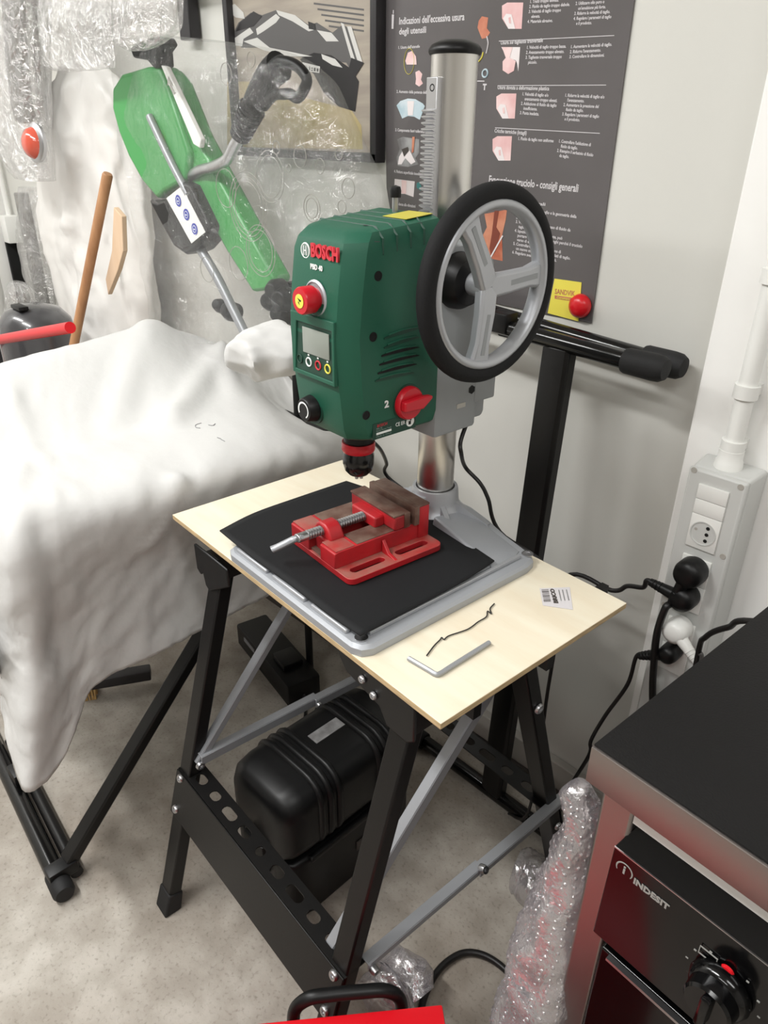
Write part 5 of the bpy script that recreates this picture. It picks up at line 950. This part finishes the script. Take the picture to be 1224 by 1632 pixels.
MB().prism([G(x, y, YG - 0.004) for x, y in ((238, 60), (252, 58), (258, 70), (250, 82), (252, 106), (244, 108), (234, 96), (212, 92), (206, 76), (222, 66))], (0, 0.04, 0)).build('top_cap', M_BPL, gt, bevel=0.004)
MB().tube([G(298, 285, YG + 0.02), G(318, 272, YG + 0.01), G(340, 266, YG), G(362, 254, YG - 0.005), G(374, 232, YG - 0.005), G(386, 212, YG - 0.005)], 0.0115, 18, sub=6).build('handle_tube', M_STEEL, gt, smooth=60)
gp = [G(382, 218, YG - 0.005), G(392, 195, YG - 0.005), G(403, 170, YG - 0.005), G(415, 145, YG - 0.005), G(430, 120, YG - 0.005), G(445, 106, YG - 0.005)]
b = MB(); b.tube(gp, lambda t: 0.0185 + 0.008 * t, 20, sub=6, flat=(0, 1, 0)); P_ = smooth_path([Vector(p) for p in gp], 8)
for k in range(1, 17, 2): t = (P_[k + 1] - P_[k]).normalized(); b.torus(P_[k], t, 0.0185 + 0.0004 * k, 0.0022, 24, 6)
gr = b.build('grip', M_BPL, gt, smooth=50)
MB().tube([G(433, 104, YG - 0.005), G(452, 98, YG - 0.005), G(474, 106, YG - 0.005), G(489, 126, YG - 0.005), G(483, 145, YG - 0.005), G(474, 156, YG - 0.005), G(462, 150, YG - 0.005), G(452, 150, YG - 0.005), G(436, 152, YG - 0.005), G(420, 170, YG - 0.005)], 0.0095, 14, sub=6, flat=(0, 1, 0)).build('handle_loop', M_BPL, gr, smooth=60)
MB().tube([G(318, 395, YG + 0.01), G(345, 440, YG + 0.01), G(370, 490, YG + 0.01), G(395, 540, YG + 0.01)], 0.011, 14, sub=4).build('lower_shaft', M_SGREY, gt); 
b = MB()
for k, (x, y, r_) in enumerate(((440, 462, .022), (452, 478, .026), (432, 480, .02), (448, 500, .022), (368, 496, .022), (352, 488, .016))):
    MB().lathe(G(x, y, YG + 0.02), (0.2, -1, 0.1 * k), [(0, -0.02), (r_, -0.02), (r_ * 1.05, 0.005), (r_ * .7, 0.02), (0, 0.022)], 18).build('motor_knob', M_BPL, gt, bevel=0.002)
b.bm.free()
ft = G(490, 490, YG + 0.10); MB().cyl((ft.x, YG + 0.06, 0.0), (ft.x, YG + 0.06, ft.z + 0.06), 0.010, seg=16).build('support_rod', M_BLACK, gt)
# clear printed bag over the green tool: closed lens-shaped film
rows_ = [(66, 196, 300), (72, 185, 400), (92, 180, 482), (120, 178, 522), (170, 177, 552), (220, 184, 580), (270, 192, 602), (320, 204, 618), (380, 215, 620), (440, 224, 560), (500, 232, 505), (535, 240, 460), (556, 262, 430)]
lf = []
YBG = 0.93
for (y, xl_, xr_) in rows_:
    ring = []; N = 26
    for side in (-1, 1):
        rng = range(N + 1) if side < 0 else range(N - 1, 0, -1)
        for k in rng:
            t = k / N; prof_ = math.sqrt(max(0, 1 - (2 * t - 1) ** 2)); Y = YBG + 0.04 + side * (0.095 if side < 0 else 0.06) * prof_ * min(1, 0.35 + (y - 60) / 120); ring.append((xl_ + (xr_ - xl_) * t, y + 10 * math.sin(t * 3.1) * (-1), Y, side))
    lf.append(ring)
pts3 = [[at_y(a, y, Y) for a, y, Y, s_ in r] for r in lf]
cols = [smooth_path([pts3[i][k] for i in range(len(pts3))], 5) for k in range(len(pts3[0]))]
b = MB(); nr = len(cols[0]); rings = []
for i in range(nr):
    ring = []
    for k in range(len(cols)):
        q = cols[k][i].copy(); q.y += nz(q, 9, 3) * 0.012 + (0.4 - abs(nz(q, 5, 8))) * 0.03 + (0.3 - abs(nz((q[0] + q[2] * .5, q[1], q[2] * .4), 16, 1))) * 0.014; q.y = min(q.y, 1.135); ring.append(q)
    rings.append(ring)
b.loft(rings, cap=False); bag = b.build('clear_plastic_bag', F_BAG, None, smooth=80); tag(bag, 'large clear plastic bag with printed circles, pulled over the green garden tool', 'bag')
M_RING = mat('faint_ring_print', (150, 148, 140), 0.5)
for x, y, r_ in ((430, 282, 32), (430, 282, 26), (395, 330, 42), (395, 330, 36), (395, 330, 30), (497, 332, 18), (497, 332, 13), (478, 250, 14), (555, 300, 14), (510, 265, 10), (440, 235, 8), (360, 118, 12), (400, 95, 9), (415, 400, 32), (415, 400, 26), (360, 300, 22), (460, 268, 5), (540, 245, 8), (330, 430, 14), (545, 330, 9), (380, 420, 20)):
    c_ = at_y(x, y, 0.89); rr = (at_y(x + r_, y, 0.89) - c_).length * 0.72; MB().torus(c_, (0, 1, 0), rr, 0.0007, 40, 5).build('printed_ring', M_RING, bag, smooth=60)

# ================================================================ far left: wrapped items hung up, drum, bottle, red rail
def film_lobe(nm, levels, label, m=F_WRAP, seed=1, folds=0.012, cat='wrapped item', Y=1.0):
    o = lobed(nm, [lv(y, a, c, dep, Y) for y, a, c, dep in levels], m, seed, folds, seg=56, sub=6); tag(o, label, cat); return o
def hook(px, Y):
    pass
M_DK = mat('dark_wrapped_part', (62, 60, 62), 0.4, var=0.4, vscale=20); M_MG = mat('grey_wrapped_part', (150, 148, 144), 0.4, var=0.3, vscale=16)
film_lobe('wrapped_parcel', [(-60, -40, 50, .05), (60, -30, 62, .06), (180, -20, 72, .06), (250, 10, 76, .05), (286, 34, 76, .04)], 'long clear-wrapped part with a red lens at its lower end, hanging at the upper left', seed=2, Y=0.92)
rl = thing('red_lens_lamp', 'round lamp with a red lens, inside the hanging wrapped part at the upper left', 'lamp', at_y(54, 250, 0.97))
p = at_y(52, 228, 0.885); MB().lathe((p.x, 0.900, p.z), (0.1, -1, 0.1), [(0, 0), (0.050, 0), (0.052, 0.01), (0.044, 0.016), (0, 0.018)], 28).build('lamp_rim', M_STEEL, rl)
b = MB(); b.lathe((p.x, 0.884, p.z), (0.1, -1, 0.1), [(0.041, 0), (0.034, 0.014), (0.017, 0.024), (0, 0.026)], 28); b.build('lamp_lens', mat('amber_red_lens', (206, 90, 70), 0.15, coat=0.5), rl)
o = MB().tube([at_y(20, -40, 0.93), at_y(26, 80, 0.93), at_y(34, 160, 0.93), at_y(42, 190, 0.93)], 0.03, 16, sub=5).build('wrapped_pipe', M_MG, None, smooth=60); tag(o, 'grey pipe inside the long clear-wrapped part at the upper left', 'pipe')
film_lobe('foil_strip', [(-60, 46, 76, .02), (60, 50, 74, .025), (120, 48, 72, .03), (160, 58, 76, .02), (205, 66, 78, .02)], 'narrow crinkled clear wrap hanging between the long parcel and the white sack', seed=5, Y=1.0)
o = MB().tube([at_y(60, -40, 1.03), at_y(62, 60, 1.03), at_y(64, 110, 1.03), at_y(70, 200, 1.03)], 0.018, 14, sub=4).build('wrapped_bar', M_DK, None, smooth=60); tag(o, 'dark bar inside the narrow crinkled clear wrap', 'bar')
film_lobe('hanging_clear_bag', [(-60, 60, 180, .02), (20, 62, 178, .025), (70, 66, 180, .025), (100, 72, 182, .02), (112, 100, 182, .012)], 'crinkled clear plastic draped above the white sack', seed=7, Y=0.87)
film_lobe('shiny_clear_bag', [(-60, 178, 290, .02), (10, 180, 288, .025), (50, 184, 284, .025), (66, 190, 268, .02), (80, 205, 240, .01)], 'crinkled shiny clear plastic hanging above the green garden tool', seed=11, Y=0.84)
o = MB().mm(at_y(292, -60, 1.165), at_y(304, 62, 1.135)).build('dark_upright', M_FRAME, None, bevel=0.003); tag(o, 'dark narrow upright on the wall between the hanging plastic and the framed picture', 'upright')
# hanging rail that carries the wrapped items (above the frame)
zr = at_y(100, -60, 1.0).z
hr = thing('hanging_rail', 'steel rail on the wall that the clear-wrapped items hang from, at the top left', 'rail', (-2.3, YW, zr - 0.02))
MB().cyl((-3.3, 1.0, zr), (-1.75, 1.0, zr), 0.012, seg=16).build('rail_tube', M_STEEL, hr)
for x in (-3.2, -2.5, -1.8): MB().mm((x - 0.01, 1.0, zr - 0.01), (x + 0.01, YW, zr + 0.01)).build('rail_bracket', M_STEEL, hr)
# small wrapped pieces low on the left
o = lobed('wrapped_tube', [lv(300, 36, 70, .03), lv(380, 34, 72, .035), lv(440, 44, 80, .035), lv(490, 58, 86, .03), ((at_y(72, 560, Ys).x, Ys, 0.3), 0.06, 0.04), ((at_y(72, 560, Ys).x, Ys, 0.004), 0.06, 0.04)], F_WRAP, 13, 0.012); tag(o, 'tall clear-wrapped tube standing left of the white sack', 'wrapped tube')
pp_ = at_y(56, 420, 1.075); o = MB().cyl((pp_.x, 1.075, 0), (pp_.x, 1.075, at_y(52, 310, 1.075).z), 0.025, seg=24).build('grey_tube', M_MG, None, bevel=0.004); tag(o, 'grey tube inside the tall clear wrap left of the white sack', 'tube')
pb2 = at_y(30, 530, 0.92); lvb = [lv(450, 20, 36, .02, .92), lv(465, 18, 44, .035, .92), lv(520, 20, 46, .04, .92), ((pb2.x, .92, 0.5), .04, .04), ((pb2.x, .92, 0.004), .04, .04)]
o = lobed('wrapped_roll', lvb, F_WRAP, 17, 0.008); tag(o, 'short clear-wrapped roll between the white bottle and the dark drum', 'wrapped roll')
pd = at_y(-20, 470, 1.10); o = MB().mm(at_y(8, 380, 1.12), at_y(38, 640, YW - 0.001)).build('dark_gap_panel', M_DARK, None, bevel=0.002); tag(o, 'black panel standing in for the dark gap by the wall behind the white bottle at the far left', 'dark panel')  # black panel put in for the dark gap behind the bottle
bt = thing('white_bottle', 'white bottle with a green band at the far left edge', 'bottle', at_y(-6, 760, 0.98)); p = at_y(-8, 520, 0.90); pt_ = at_y(-8, 360, 0.90)
MB().lathe((p.x, 0.90, p.z - 0.02), (0, 0, 1), [(0, 0), (0.055, 0), (0.057, 0.006), (0.057, pt_.z - p.z - 0.02), (0.03, pt_.z - p.z + 0.03), (0, pt_.z - p.z + 0.035)], 32).build('bottle_body', M_WHITEP, bt, smooth=40)
MB().lathe((p.x, 0.90, p.z + 0.0), (0, 0, 1), [(0.0575, 0), (0.058, 0.001), (0.058, 0.026), (0.0575, 0.027)], 32).build('bottle_band', mat('bottle_green', (30, 150, 90), 0.4), bt, label='green band')
MB().mm((p.x - 0.08, 0.82, 0.0), (p.x + 0.09, 0.98, p.z - 0.02)).build('bottle_stand', M_FRAME, bt, bevel=0.003)
wf = thing('wall_junction_box', 'white junction box with two conduits on the wall at the far left edge', 'junction box', at_y(14, 385, YW - 0.01))
MB().mm(at_y(6, 345, YW - 0.06), at_y(30, 384, YW), bev=0.004).build('box_body', M_WHITEP, wf)
for px in (8, 15): p = at_y(px, 345, YW - 0.02); MB().cyl((p.x, YW - 0.02, p.z - 0.02), (p.x, YW - 0.02, p.z + 0.25), 0.011, seg=18).build('conduit_pipe', M_WHITEP, wf)
dr = thing('dark_drum', 'dark grey domed drum wrapped in clear plastic, behind the red rail', 'drum', (at_y(66, 540, 0.82).x, 0.82, 0)); p = at_y(66, 560, 0.82); zt3 = at_y(66, 490, 0.82).z; r3 = 0.115
MB().lathe((p.x, 0.82, 0.0), (0, 0, 1), [(0, 0), (r3, 0), (r3, zt3 - 0.09), (r3 * 0.93, zt3 - 0.05), (r3 * 0.7, zt3 - 0.018), (r3 * 0.3, zt3 - 0.002), (0, zt3)], 48).build('drum_body', mat('dark_grey_shell', (66, 66, 68), 0.25, coat=0.6), dr, smooth=50)
MB().mm((p.x - 0.01, 0.76, zt3 - 0.008), (p.x + 0.06, 0.79, zt3 + 0.004), bev=0.003).build('drum_clip', M_BPL, dr)
a_, c_ = at_y(-40, 548, 0.64), at_y(112, 522, 0.67)
rb = thing('red_rail', 'bright red round rail across the far left, in front of the dark drum', 'rail', (a_.x - 0.1, a_.y, 0)); MB().cyl(a_ - (c_ - a_) * 0.5, c_, 0.0135, seg=24).build('rail_tube', M_TOOLRED, rb); q = a_ - (c_ - a_) * 0.4; MB().cyl((q.x, q.y, 0), q, 0.012, seg=20).build('rail_post', M_TOOLRED, rb)
# broom under the table
p = at_z(142, 1108, 0.0)
br = thing('hand_brush', 'straw-coloured brush with a dark head on the floor under the white sheet', 'brush', p)
BF = Matrix.Translation(p) @ Matrix.Rotation(R(62), 4, 'Z'); MB(BF).mm((-0.01, -0.02, 0.03), (0.17, 0.02, 0.06), bev=0.004).build('brush_head', M_FRAME, br)
b = MB(BF)
for k in range(9):
    x = -0.016 + 0.005 * k; 
    for yy in (-0.012, 0, 0.012): b.cyl((x, yy, 0.052), (x - 0.012 + 0.02 * random.random(), yy * 1.8, 0.0), 0.003, 0.0022, seg=5, cap=True)
bb = b.build('bristles', mat('straw_bristle', (196, 160, 104), 0.7), br); bb['kind'] = 'stuff'
# black power strip / charger behind the bench
ps = thing('black_power_unit', 'long black electrical unit with a cable on the floor behind the workbench', 'power unit', at_z(440, 1060, 0), R(-8)); p = at_z(440, 1062, 0.0)
PFm = Matrix.Translation(p) @ Matrix.Rotation(R(-10), 4, 'Z'); MB(PFm).mm((-0.16, -0.05, 0), (0.18, 0.05, 0.075), bev=0.008).build('unit_case', M_BPL, ps); MB(PFm).mm((-0.10, -0.052, 0.05), (-0.03, -0.049, 0.062)).build('unit_label', M_SGREY, ps); MB(PFm).mm((0.05, -0.03, 0.075), (0.12, 0.03, 0.095), bev=0.004).build('unit_clamp', M_BPL, ps)
MB(PFm).tube([(0.17, 0, 0.03), (0.22, -0.02, 0.01), (0.30, -0.06, 0.008), (0.42, -0.02, 0.008)], 0.005, 10, sub=6).build('unit_cable', M_CABLE, ps)
